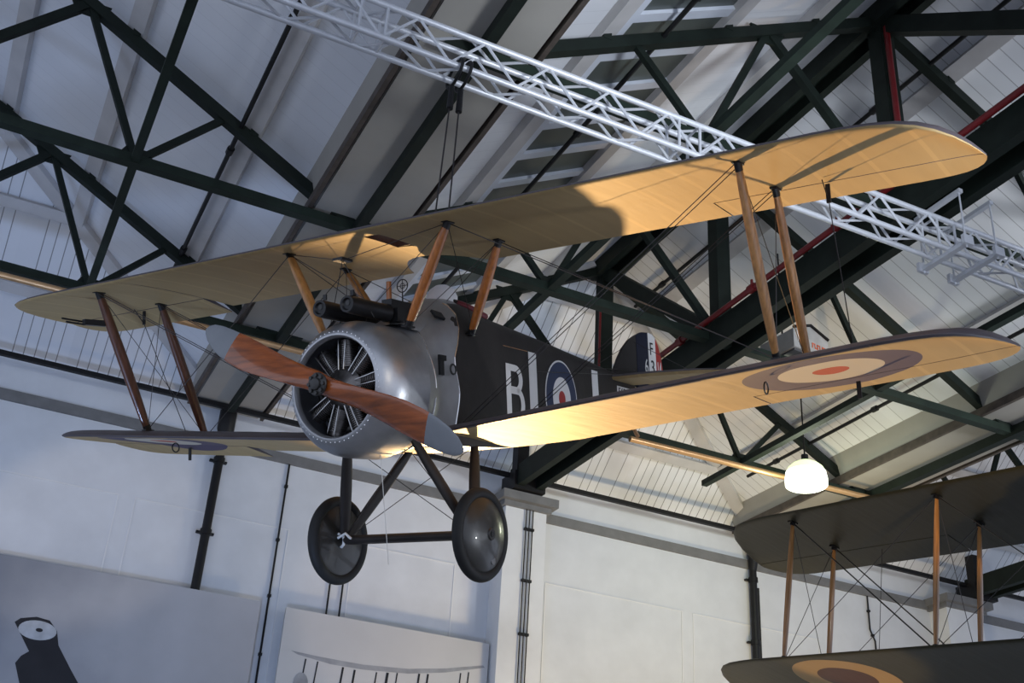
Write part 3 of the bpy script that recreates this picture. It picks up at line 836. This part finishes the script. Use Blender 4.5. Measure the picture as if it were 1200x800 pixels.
for i in range(9):
    f = i/8; row = []
    for j in range(NA):
        a = 2*PI*j/NA; sa = math.sin(a); ca = math.cos(a)
        xe = -1.20 + .17*abs(sa)**1.6 if sa < .55 else -1.20 + .17*.55**1.6*max(0, (1-(sa-.55)/.45)) - .10*((sa-.55)/.45)
        x = -.655 + (xe + .655)*f
        p0 = Vector((x, .484*ca, .484*sa)); p1 = fus_sec(x, a)
        q = min(1, (-.655 - x)/.36); g = q*q*(3-2*q)
        p = p0.lerp(p1, g)
        row.append(p)
    rows.append(row)
b.grid(rows, closed_v=True)
PN = part(b, 'nose_panels', mPanel, smooth=40)
b = MB(); b.tube([rows[-1][j] + (rows[-1][j].normalized()*.003) for j in list(range(NA)) + [0]], .006, 6, caps=False); part(b, 'panel_edge_strip', mRod, PN)
b = MB(); b.tube([rows[2][j]*1.004 for j in range(0, 12)], .004, 6); b.tube([rows[2][j]*1.004 for j in range(32, NA)], .004, 6); part(b, 'panel_seam', mRod, PN)
b = MB(); b.box((-.885, .437, .17), (.05, .02, .13)); b.box((-.90, .437, .235), (.085, .02, .04)); part(b, 'latch', mBlack, PN)
b = MB(); b.lathe([(.0, .038), (.008, .045), (.014, .040), (.014, .030)], 20, 'Y', (-1.075, .405, .17)); part(b, 'filler_ring', mEngDark, PN, smooth=40)
# gun hump and breech fairing
b = MB(); rows = []
for x, z0, hw_, zt in ((-.70, .44, .30, .50), (-.85, .44, .30, .58), (-1.0, .44, .30, .67), (-1.15, .45, .30, .76), (-1.3, .46, .30, .80), (-1.48, .46, .30, .825), (-1.53, .46, .30, .80)):
    rows.append([(x, hw_*math.cos(PI*i/16), z0 + (zt-z0)*math.sin(PI*i/16)**.75) for i in range(17)])
b.grid(rows); b.cap(rows[-1]); part(b, 'gun_hump', mPanel, smooth=40)
b = MB(); b.box((-1.03, .318, .590), (.12, .07, .02), rot=Matrix.Rotation(math.radians(-52), 3, 'X') @ Matrix.Rotation(-.1, 3, 'Z')); part(b, 'access_hatch', mBlack, PN)
# ---- cowling
b = MB()
prof = [(-.230, .352), (-.200, .356), (-.187, .366), (-.188, .380), (-.200, .400), (-.225, .425), (-.262, .452), (-.31, .475), (-.37, .490), (-.43, .495), (-.66, .495), (-.66, .487), (-.43, .486), (-.36, .476), (-.29, .452), (-.24, .415), (-.232, .375)]
b.lathe(prof, 72, closed=True); CW = part(b, 'cowling', mCowl, smooth=40)
b = MB()
for i in range(60):
    a = 2*PI*i/60; b.box((-.195, .392*math.cos(a), .392*math.sin(a)), (.008, .007, .007))
part(b, 'cowl_rivets', mRod, CW)
b = MB(); b.lathe([(-.60, .001), (-.60, .47), (-.61, .47), (-.61, .001)], 48); part(b, 'firewall', mat('firewall_grey', (.38, .42, .50), .5, .2), CW)
# ---- rotary engine
b = MB(); b.lathe([(-.16, .001), (-.16, .045), (-.20, .06), (-.24, .075), (-.27, .12), (-.30, .150), (-.42, .155), (-.46, .12), (-.58, .10), (-.58, .001)], 40); EN = part(b, 'rotary_engine', mSteelEng, smooth=40)
for i in range(9):
    a = 2*PI*i/9 + .18; d = Vector((0, math.cos(a), math.sin(a))); u = Vector((1, 0, 0)); v = d.cross(u)
    b = MB(); rows = []
    prof = [(.14, .05)]
    for kf in range(11):
        r0 = .155 + kf*.0155; prof += [(r0, .068), (r0+.006, .068), (r0+.0065, .056), (r0+.0150, .056)]
    prof += [(.335, .058), (.352, .058), (.358, .03), (.36, .001)]
    for j in range(18):
        t_ = 2*PI*j/18; e = u*math.cos(t_) + v*math.sin(t_)
        rows.append([Vector((-.36, 0, 0)) + d*r + e*q for r, q in prof])
    b.grid(rows, closed_u=True); part(b, 'cylinder', mSteelEng, EN, smooth=30)
    b = MB()
    for off in (-.022, .022):
        b.tube([Vector((-.268, 0, 0)) + d*.13 + v*off, Vector((-.285, 0, 0)) + d*.345 + v*off*1.5], .0045, 6)
    part(b, 'push_rods', mPushRod, EN, smooth=40)
    a2 = a + PI/9; d2 = Vector((0, math.cos(a2), math.sin(a2)))
    b = MB(); b.tube([Vector((-.44, 0, 0)) + d*.11 + v*.03, Vector((-.42, 0, 0)) + d2*.20, Vector((-.40, 0, 0)) + d2*.28 - v*.0, Vector((-.40, 0, 0)) + d*.345 + v*.055], [.036, .036, .034, .03], 12); part(b, 'intake_pipe', mEngDark, EN, smooth=50)
# ---- propeller
PA = math.radians(-25)
PR = None
blade_s = (.0, .10, .20, .32, .46, .60, .75, .90, 1.02, 1.12, 1.20, 1.245, 1.262)
n0 = (-.075, -.078, -.068, -.062, -.064, -.072, -.082, -.086, -.085, -.080, -.066, -.040, -.012)
n1 = (.075, .080, .090, .105, .125, .145, .158, .152, .135, .108, .070, .030, .005)
th = (.115, .105, .090, .075, .062, .052, .042, .034, .027, .021, .015, .010, .004)
bet = (5, 22, 36, 38, 34, 30, 26, 22, 20, 18, 16, 15, 15)
def blade(sgn, s0, s1):
    ax = Vector((0, math.cos(PA), math.sin(PA)))*sgn; nn = Vector((0, -math.sin(PA), math.cos(PA)))*sgn
    b = MB(); rows = []
    ss = [s for s in blade_s if s0 < s < s1]; ss = [s0] + ss + [s1]
    for s in ss:
        a, c, t_, be = (interp(blade_s, q, s) for q in (n0, n1, th, bet)); row = []
        tb = math.tan(math.radians(be))*.75; K = 18
        for j in range(K):
            an = 2*PI*j/K; nf = .5 + .5*math.cos(an); n_ = a + (c-a)*nf
            tt = (t_/2)*math.sin(an)*(1 if math.sin(an) > 0 else .55)
            row.append(Vector((-.085 + n_*tb + tt, 0, 0)) + ax*s + nn*n_*.95)
        rows.append(row)
    b.grid(rows, closed_v=True); b.cap(rows[0]); b.cap(rows[-1])
    return b
q1, q2 = blade(1, 0, .945), blade(-1, 0, .945)
k = len(q1.v); q1.v += q2.v; q1.f += [tuple(i+k for i in f) for f in q2.f]; q1.m += q2.m
PRP = part(q1, 'propeller', mProp, smooth=40)
for sg in (1, -1): part(blade(sg, .942, 1.262), 'blade_sheath', mPropTip, PRP, smooth=40)
b = MB(); b.lathe([(-.165, .001), (-.165, .05), (-.02, .05), (-.02, .078), (-.008, .082), (.0, .076), (.004, .045), (.022, .040), (.026, .03), (.026, .001)], 30)
for i in range(8):
    a = 2*PI*i/8; b.lathe([(-.01, .001), (-.01, .014), (.016, .014), (.016, .001)], 6, 'X', (0, .062*math.cos(a), .062*math.sin(a)))
part(b, 'propeller_hub', mEngDark, PRP, smooth=40)
# ---- guns and sight
for s in (1, -1):
    y = s*.125; b = MB()
    b.lathe([(-.20, .001), (-.20, .035), (-.185, .045), (-.185, .060), (-.24, .064), (-.62, .064), (-.64, .07), (-.66, .06), (-.66, .001)], 24, 'X', (0, y, .575)); GN = part(b, 'machine_gun', mGun, smooth=40)
    b = MB(); b.box((-.80, y, .60), (.30, .09, .16)); b.box((-.72, y+.06*s, .56), (.10, .05, .10)); part(b, 'breech', mGun, GN)
    b = MB(); b.bar((-.25, y, .645), (-.25, y, .685), .012, .03); part(b, 'fore_sight', mGun, GN)
    b = MB(); b.lathe([(-.198, .001), (-.198, .018), (-.196, .018), (-.196, .001)], 12, 'X', (0, y, .585)); part(b, 'muzzle', mEngDark, GN)
b = MB(); pts = [( -1.02, .0+.05*math.cos(PI*i/10), .86+.05*math.sin(PI*i/10)) for i in range(21)]; b.tube(pts, .0045, 6, caps=False)
b.tube([(-1.02, -.05, .86), (-1.02, .05, .86)], .003, 5); b.tube([(-1.02, 0, .81), (-1.02, 0, .91)], .003, 5); b.tube([(-1.02, 0, .81), (-1.02, 0, .68)], .006, 6)
pts = [(-1.02, .02*math.cos(PI*i/8), .86+.02*math.sin(PI*i/8)) for i in range(17)]; b.tube(pts, .003, 5, caps=False); part(b, 'ring_sight', mGun, smooth=40)
b = MB(); b.tube([(-.98, -.10, .74), (-.98, -.10, .90)], [.022, .02], 10); part(b, 'pump_handle', mStrutP, smooth=50)

# ---- struts
def strut(a, c, wd, mt, name, fw_=(1, 0, 0), ends=True):
    a, c = Vector(a), Vector(c); b = MB(); n = 11; pts = []; rs = []
    for i in range(n):
        f = i/(n-1); pts.append(a.lerp(c, f)); rs.append(wd*(.62 + .38*math.sin(PI*min(1, max(0, f)))**.6))
    b.tube(pts, rs, 14, flat=(fw_, .58))
    o = part(b, name, mt, smooth=50)
    if ends:
        d = (c-a).normalized()
        for p, s in ((a, 1), (c, -1)):
            e = MB(); e.tube([p - d*s*.015, p + d*s*.045], wd*.72, 12, flat=(fw_, .6)); e.box(p - d*s*.005, (.10, .05, .012)); part(e, 'strut_socket', mGun, o, smooth=50)
    return o
FSx, RSx = XU-.230, XU-.93
IYT, IYB = 2.925, 2.90
LFx, LRx = XLw-.23, XLw-.93
def zlow(y, x): return ZLw + DIH*(abs(y)-.35) + (x-(XLw-.685))*math.tan(math.radians(2)) + .085
def zup(x, y=1): return ZU_ - .012 + .002 + (x-(XU-.685))*math.tan(math.radians(incU(y)))
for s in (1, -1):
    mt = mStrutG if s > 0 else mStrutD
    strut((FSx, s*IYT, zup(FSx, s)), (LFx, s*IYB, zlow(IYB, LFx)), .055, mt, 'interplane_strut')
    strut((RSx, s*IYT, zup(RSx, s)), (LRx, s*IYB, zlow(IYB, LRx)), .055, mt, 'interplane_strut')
    strut((FSx, s*.743, zup(FSx)), (-.56, s*.385, .432), .054, mStrutP if s > 0 else mStrutG, 'cabane_strut')
    strut((XU-.921, s*.743, zup(-1.25)), (-1.40, s*.375, .487), .054, mStrutP if s > 0 else mStrutG, 'cabane_strut')
b = MB(); p = Vector((FSx, -IYT, zup(FSx))).lerp(Vector((LFx, -IYB, zlow(IYB, LFx))), .22)
b.bar(p + Vector((.03, -.02, 0)), p + Vector((.24, -.05, -.01)), .045, .05); b.tube([p + Vector((.22, -.05, -.03)), p + Vector((.42, -.05, -.03))], .008, 6); b.tube([p + Vector((.22, -.08, .0)), p + Vector((.44, -.08, .0))], .008, 6)
part(b, 'airspeed_probe', mGun)
# ---- undercarriage
AXX, AXZ, WYc = -1.008, -1.062, .655
for s in (1, -1):
    strut((-.70, s*.30, -.36), (AXX+.02, s*.58, AXZ+.02), .055, mFab, 'undercarriage_leg', ends=False)
    strut((-1.50, s*.31, -.375), (AXX-.03, s*.58, AXZ+.02), .055, mFab, 'undercarriage_leg', ends=False)
b = MB(); b.tube([(AXX, -.76, AXZ), (AXX, .76, AXZ)], .022, 12); AXL = part(b, 'axle', mGun, smooth=40)
b = MB(); b.tube([(AXX-.01, -.55, AXZ), (AXX-.01, .55, AXZ)], .085, 16, flat=((1, 0, 0), .42)); part(b, 'axle_fairing', [mFab], AXL, smooth=50)
for s in (1, -1):
    b = MB(); prof = [(s*(WYc + .042*math.cos(2*PI*i/16)), .297 + .042*math.sin(2*PI*i/16)) for i in range(16)]
    b.lathe([(y, r) for y, r in prof], 56, 'Y', (AXX, 0, AXZ), closed=True); WH = part(b, 'wheel', mTyre, smooth=50)
    b = MB(); b.lathe([(s*(WYc+.02), .275), (s*(WYc+.045), .25), (s*(WYc+.075), .12), (s*(WYc+.088), .045), (s*(WYc+.10), .04), (s*(WYc+.10), .001)], 56, 'Y', (AXX, 0, AXZ))
    b.lathe([(s*(WYc-.02), .275), (s*(WYc-.03), .25), (s*(WYc-.05), .05), (s*(WYc-.05), .001)], 56, 'Y', (AXX, 0, AXZ)); part(b, 'wheel_cover', mWheel, WH, smooth=50)
b = MB(); b.lathe([(.0, .001), (.0, .028), (.004, .028), (.004, .001)], 18, 'Y', (AXX-.07, WYc+.055, AXZ-.19)); part(b, 'valve_patch', mat('grey_patch', (.12, .12, .12), .5), WH)
b = MB(); pts = [(AXX+.04+.02*math.sin(i), -.60+.05*math.cos(i*.8), AXZ+.05*math.sin(i*.8)+.0) for i in range(14)]; b.tube(pts, .011, 8)
b.tube([(AXX+.07, -.60, AXZ+.02), (AXX+.08, -.52, AXZ+.05), (AXX+.06, -.47, AXZ+.0)], .011, 8); part(b, 'tied_cord', mRope, AXL, smooth=50)
# ---- tail
TZ = .475
def flat_surface(pts, z, t_, mats):
    b = MB(); n = len(pts); cx_ = sum(p[0] for p in pts)/n; cy_ = sum(p[1] for p in pts)/n
    ins = [(x+(cx_-x)*.10, y+(cy_-y)*.10) for x, y in pts]
    R = [[(x, y, z) for x, y in pts], [(x, y, z+t_) for x, y in ins], ]
    b.grid([R[0], R[1]], 0, closed_v=True); b.cap(R[1], 0)
    R2 = [(x, y, z-t_) for x, y in ins]
    b.grid([R[0], R2], 1, closed_v=True); b.cap(R2, 1)
    return b
tp = [(-4.42, 0), (-4.46, .5), (-4.62, .95), (-4.82, 1.18), (-5.0, 1.24), (-5.08, 1.25)]
tpp = tp + [(x, -y) for x, y in tp[::-1] if y > 0]
part(flat_surface(tpp, TZ, .025, None), 'tailplane', [mFabTop, mUnder])
for s in (1, -1):
    part(flat_surface([(-5.095, s*.08), (-5.095, s*1.25), (-5.22, s*1.27), (-5.42, s*1.15), (-5.54, s*.85), (-5.56, s*.4), (-5.48, s*.12)][::s], TZ, .018, None), 'elevator', [mFabTop, mUnder])
def plate(pts, y, t_):
    b = MB(); n = len(pts); b.v += [Vector((x, y-t_, z)) for x, z in pts] + [Vector((x, y+t_, z)) for x, z in pts]
    b.face(tuple(range(n))); b.face(tuple(range(2*n-1, n-1, -1)))
    for i in range(n): b.face((i, (i+1) % n, n+(i+1) % n, n+i))
    return b
part(plate([(-4.58, .52), (-4.64, .60), (-4.72, .70), (-4.84, .82), (-5.0, .93), (-5.16, 1.0), (-5.16, .50)], 0, .016), 'fin', mFab)
mNavyD = mat('dark_navy_rudder', (.012, .014, .032), .5)
RD = part(plate([(-5.175, .30), (-5.175, 1.005), (-5.32, 1.055), (-5.47, 1.07), (-5.47, .36)], 0, .014), 'rudder', mNavyD)
part(plate([(-5.47, .36), (-5.47, 1.07), (-5.58, 1.065), (-5.66, 1.03), (-5.66, .42)], 0, .0135), 'rudder_white_stripe', mWhite, RD)
part(plate([(-5.66, .42), (-5.66, 1.03), (-5.74, .95), (-5.80, .82), (-5.83, .68), (-5.81, .54), (-5.75, .46)], 0, .013), 'rudder_red_stripe', mRedP, RD)
def rudM(x, z, s):
    M = Matrix.Identity(4)
    xa = Vector((-1 if s > 0 else 1, 0, 0)); za = Vector((0, 0, 1)); n = xa.cross(za)
    for i in range(3): M[i][0] = xa[i]; M[i][1] = za[i]; M[i][2] = n[i]
    M.translation = Vector((x, s*.016, z)); return M
for s in (1,):
    text_mesh('rudder_letter', 'F', .20, rudM(-5.50, .83, s), mBlack, RD, (1.0, 1))
    text_mesh('rudder_number', '6', .22, rudM(-5.36, .62, s), mWhite, RD, (.8, 1))
    text_mesh('rudder_number', '3', .22, rudM(-5.51, .62, s), mBlack, RD, (1.0, 1))
    text_mesh('rudder_number', '14', .22, rudM(-5.67, .62, s), mWhite, RD, (.55, 1))
b = MB(); b.tube([(-4.95, 0, .24), (-5.0, 0, .02), (-5.12, 0, -.08)], .022, 8); part(b, 'tail_skid', mStrutG, smooth=40)
# ---- rigging
def wire(a, c, r=.003, n=6):
    b = MB(); b.tube([a, c], r, n); part(b, 'rigging_wire', mWire)
for s in (1, -1):
    uf, ur = Vector((FSx, s*IYT, zup(FSx, s))), Vector((RSx, s*IYT, zup(RSx, s)))
    lf, lr = Vector((LFx, s*IYB, zlow(IYB, LFx))), Vector((LRx, s*IYB, zlow(IYB, LRx)))
    cf, cr = Vector((FSx, s*.743, zup(FSx))), Vector((-1.258, s*.743, zup(-1.25)))
    rf, rr = Vector((LFx, s*.40, ZLw+.05)), Vector((LRx, s*.40, ZLw+.05))
    for d in (-.03, .03):
        o = Vector((d, 0, 0)); wire(uf+o, rf+o, .0035); wire(ur+o, rr+o, .0035)
    wire(cf, lf, .0035); wire(cr, lr, .0035)
    wire(uf, lr); wire(ur, lf)
    wire(cf, (-1.54, s*.31, .52)); wire(cr, (-.70, s*.29, .47))
    ua, la = Vector((XU-1.02, s*3.25, zup(XU-1.0, s))), Vector((XLw-1.02, s*3.2, zlow(3.2, XLw-1.02)-.05))
    wire(ua - Vector((0, 0, .12)), la, .004)
    b = MB(); b.bar(ua, ua - Vector((.0, 0, .13)), .012, .03); b.bar(ua - Vector((0, 0, .12)), ua - Vector((-.12, 0, 0)), .006, .006); part(b, 'control_horn', mGun)
    lo_ = la - Vector((0, 0, .05)); b = MB(); b.bar(lo_, lo_ - Vector((0, 0, .12)), .012, .03); part(b, 'control_horn', mGun)
    px = XLw-.42; py = s*2.75; zz = zlow(2.75, px) - .10
    b = MB(); pts = [(px+.04*math.cos(PI*i/8), py, zz-.04+.04*math.sin(PI*i/8)) for i in range(17)]; b.tube(pts, .006, 6, caps=False); part(b, 'tie_down_ring', mGun, smooth=40)
wire((FSx, .743, zup(FSx)), (-.70, -.29, .47)); wire((FSx, -.743, zup(FSx)), (-.70, .29, .47))
wire((-1.258, .743, zup(-1.25)), (-1.54, -.31, .52)); wire((-1.258, -.743, zup(-1.25)), (-1.54, .31, .52))
for xx in (.02,):
    wire((-.70, .30, -.36), (AXX+.02, -.58, AXZ+.02)); wire((-.70, -.30, -.36), (AXX+.02, .58, AXZ+.02))
    wire((-1.50, .31, -.375), (AXX-.03, -.58, AXZ+.02)); wire((-1.50, -.31, -.375), (AXX-.03, .58, AXZ+.02))
for s in (1, -1):
    wire((-4.9, s*.8, TZ), (-5.12, 0, .93)); wire((-4.9, s*.8, TZ), (-5.05, s*.03, .32))
    wire((-2.3, s*.25, .35), (-5.1, s*.02, .62), .003); wire((-2.3, s*.25, .30), (-5.3, s*.15, .56), .003)
b = MB(); b.tube([(-.55, .12, -.47), (-.62, .12, -1.25)], .0028, 6); part(b, 'drain_line', mRope)
b = MB(); b.box((-.30, 0, .93), (.12, .09, .02)); part(b, 'wire_junction_plate', mGun)
wire((-.30, .0, .93), (FSx, .743, zup(FSx)), .003); wire((-.30, .0, .93), (FSx, -.743, zup(FSx)), .003); wire((-.30, 0, .93), (-.40, .2, .5), .003); wire((-.30, 0, .93), (-.40, -.2, .5), .003)
# ---- slings that carry the aircraft
topp = (2.62, 7.20, 6.48)
for i, (px, py) in enumerate(((-1.03, .29), (-1.10, .37))):
    t = empty('suspension_cable', topp, ('left' if i == 0 else 'right') + ' of two thin steel cables from the silver truss down to the upper wing', 'cable', 'suspension cables')
    x = topp[0] + (-.03 if i == 0 else .05)
    e = apt((px, py, ZU_+.075))
    b = MB(); b.tube([(x, topp[1], topp[2]-.1), e], .007, 8); b.build('cable', mWire, t)
    b = MB(); b.tube([(x, topp[1], topp[2]+.02), (x, topp[1], topp[2]-.22)], [.022, .028], 10); b.build('turnbuckle', mBlack, t, smooth=40)
    b = MB(); pts = [(x, 7.16+.16*math.cos(PI*2*j/20), 6.60+.10*math.sin(PI*2*j/20)) for j in range(21)]; b.tube(pts, .014, 8, caps=False); b.build('lifting_strop', mBlack, t, smooth=40)

# ================================================================== THE DARK BIPLANE AT THE RIGHT
BR = ((-.9683, .1876, .1649), (-.1972, -.9794, -.0436), (.1533, -.0747, .9854))
BMW = frame(BR, (9.023, 8.955, 5.032))
DB = empty('biplane', None, 'dark olive biplane with honey wood struts at the lower right, partly out of frame', 'aircraft', mw=BMW)
def dpart(mb, name, mats, parent=None, smooth=None): return mb.build(name, mats, parent or DB, world=False, smooth=smooth)
YC, DDI, GAPD = 2.6, .03, 1.754
DTY = (4.9, 5.1, 5.28, 5.45, 5.60, 5.74, 5.86, 5.94, 5.98, 6.0)
DTL = (0, -.02, -.05, -.12, -.24, -.42, -.68, -.95, -1.12, -1.20)
DTT = (0, 0, 0, 0, -.02, -.07, -.15, -.25, -.33, -.38)
def DLE(xl): return lambda y: xl + interp(DTY, DTL, abs(y))
def DTE(xl): return lambda y: xl - 1.635 - interp(DTY, DTT, abs(y))
for nm, xl, z0, mm in (('upper_wing', 0, 0, mOlive), ('lower_wing', -.1135, -GAPD, mOliveLow)):
    AIL = 3.1; c = MB(); ails = []
    zf = lambda y, z0=z0: z0 + DDI*(abs(y)) - DDI*YC
    for s in (1, -1):
        ys = [(s*y, g) for y, g in stn(0 if z0 == 0 else .36, AIL, .40)]; tips = [(y, 0) for y in DTY[1:]]
        q1 = wing(ys, DLE(xl), DTE(xl), zf, lambda y: 0.0)
        ys2 = [(s*y, g) for y, g in stn(AIL, DTY[0], .40) + tips]
        q2 = wing(ys2, DLE(xl), DTE(xl), zf, lambda y: 0.0, x_lo=lambda y: xl-1.17)
        for q in (q1, q2):
            k = len(c.v); c.v += q.v; c.f += [tuple(i+k for i in f) for f in q.f]; c.m += q.m
        ails.append(wing([(s*y, g) for y, g in stn(AIL+.015, DTY[0], .40) + tips], DLE(xl), DTE(xl), zf, lambda y: 0.0, x_hi=xl-1.182))
    sh = Vector((0, YC, 0))
    c.v = [v + sh for v in c.v]
    o = dpart(c, nm, [mm, mm], smooth=35)
    for q in ails:
        q.v = [v + sh for v in q.v]; dpart(q, 'aileron', [mm, mm], o, smooth=35)
def dz(y, up): return (0 if up else -GAPD) + DDI*abs(y-YC) - DDI*YC
def dstrut(x, y):
    a = Vector((x, y, dz(y, 1) + .01)); c_ = Vector((x-.1135, y, dz(y, 0)+.07)); b = MB()
    n = 11; pts = [a.lerp(c_, i/(n-1)) for i in range(n)]; rs = [.046*(.55 + .45*math.sin(PI*i/(n-1))**.6) for i in range(n)]
    b.tube(pts, rs, 14, flat=((1, 0, 0), .5)); o = dpart(b, 'interplane_strut', mStrutG, smooth=50)
    for p in (a, c_):
        b = MB(); b.box(p, (.11, .07, .03)); b.tube([p - Vector((0, 0, .05)), p + Vector((0, 0, .05))], .034, 10); dpart(b, 'strut_socket', mGun, o)
XF, XR, OB = -.257, -1.0265, -2.027
rows_y = [0, OB, 2*YC, 2*YC-OB]
for y in rows_y:
    for x in (XF, XR): dstrut(x, y)
def dwire(a, c, r=.004):
    b = MB(); b.tube([a, c], r, 6); dpart(b, 'rigging_wire', mWire)
for x in (XF, XR):
    for y0, y1 in ((0, OB), (YC-.45, 0), (2*YC, 2*YC-OB), (YC+.45, 2*YC)):
        for d in (-.02, .02): dwire((x+d, y1, dz(y1, 1)), (x-.1135+d, y0, dz(y0, 0)+.06), .005)
        dwire((x, y0, dz(y0, 1)), (x-.1135, y1, dz(y1, 0)+.06))
for y in rows_y:
    dwire((XF, y, dz(y, 1)), (XR-.1135, y, dz(y, 0)+.06)); dwire((XR, y, dz(y, 1)), (XF-.1135, y, dz(y, 0)+.06))
for y in (OB+.55, 2*YC-OB-.55): dwire((-1.25, y, dz(y, 1)), (-1.36, y, dz(y, 0)+.03))
mDF = mat('dark_olive_fuselage', (.045, .045, .036), .4, 0, .15, 4)
b = MB(); rows = []
for x, w_, zb_, zt in ((.55, .30, -1.55, -.75), (.2, .38, -1.72, -.66), (-.6, .38, -1.78, -.60), (-1.6, .37, -1.74, -.62), (-3.0, .28, -1.58, -.70), (-4.6, .14, -1.30, -.80), (-6.0, .03, -1.0, -.84)):
    zc = (zb_+zt)/2; hh = (zt-zb_)/2
    rows.append([(x, YC + w_*math.copysign(abs(math.cos(2*PI*i/24))**.5, math.cos(2*PI*i/24)), zc + hh*math.copysign(abs(math.sin(2*PI*i/24))**.6, math.sin(2*PI*i/24))) for i in range(24)])
b.grid(rows, closed_v=True); b.cap(rows[0]); b.cap(rows[-1]); dpart(b, 'fuselage', mDF, smooth=40)
for x in (XF, XR):
    for s in (-1, 1):
        b = MB(); b.tube([(x, YC+s*.42, dz(YC, 1)), (x-.1, YC+s*.34, -.72)], .028, 10); dpart(b, 'cabane_strut', mStrutG, smooth=40)
b = MB()
for sg in (-1, 1):
    ax = Vector((0, sg*.5, sg*.866)); rows = []
    for s in (0, .2, .5, .9, 1.2, 1.32):
        cw = interp([0, .3, .9, 1.32], [.09, .12, .14, .03], s); nn = Vector((0, -.866*sg, .5*sg))
        rows.append([Vector((.66, YC, -1.15)) + ax*s + nn*cw*math.cos(2*PI*j/12) + Vector((1, 0, 0))*(.03-.012*s)*math.sin(2*PI*j/12) + Vector((.3, 0, 0))*cw*math.cos(2*PI*j/12)*.6 for j in range(12)])
    b.grid(rows, closed_v=True); b.cap(rows[0]); b.cap(rows[-1])
b.tube([(.5, YC, -1.15), (.74, YC, -1.15)], .09, 16); dpart(b, 'propeller', mProp, smooth=40)
q = flat_surface([(-5.0, YC-.1), (-5.2, YC-1.2), (-5.6, YC-1.5), (-6.1, YC-1.4), (-6.2, YC-.1), (-6.2, YC+.1), (-6.1, YC+1.4), (-5.6, YC+1.5), (-5.2, YC+1.2), (-5.0, YC+.1)], -.86, .03, None); dpart(q, 'tailplane', [mDF, mDF])
dpart(plate([(-5.2, -.80), (-5.5, -.45), (-5.8, -.15), (-6.3, -.1), (-6.55, -.5), (-6.5, -.95), (-6.0, -1.0)], YC, .02), 'rudder', mDF)
for s in (-1, 1):
    b = MB(); prof = [(s*.75 + .045*math.cos(2*PI*i/14), .33 + .045*math.sin(2*PI*i/14)) for i in range(14)]
    b.lathe(prof, 40, 'Y', (.1, YC, -2.55), closed=True); b.lathe([(s*.79, .30), (s*.82, .05), (s*.82, .001)], 40, 'Y', (.1, YC, -2.55)); dpart(b, 'wheel', mTyre, smooth=40)
    for x in (.25, -.7):
        b = MB(); b.tube([(x, YC+s*.34, -1.7), (.1, YC+s*.70, -2.55)], .03, 8); dpart(b, 'undercarriage_leg', mStrutG, smooth=40)
b = MB(); b.tube([(.1, YC-.85, -2.55), (.1, YC+.85, -2.55)], .022, 10); dpart(b, 'axle', mGun, smooth=40)
for i, (y, lab) in enumerate(((YC-.5, 'far'), (YC+.5, 'near'))):
    p = BMW @ Vector((-.6, y, dz(y, 1)+.1)); b = MB(); b.tube([(p.x, p.y, p.z-Z0), (p.x, p.y, ZB + (SL*(XG+WB/2-p.x)))], .007, 6)
    tag(b.build('suspension_cable', mWire), lab + ' steel cable holding up the dark biplane at the right', 'cable', 'dark biplane cables')
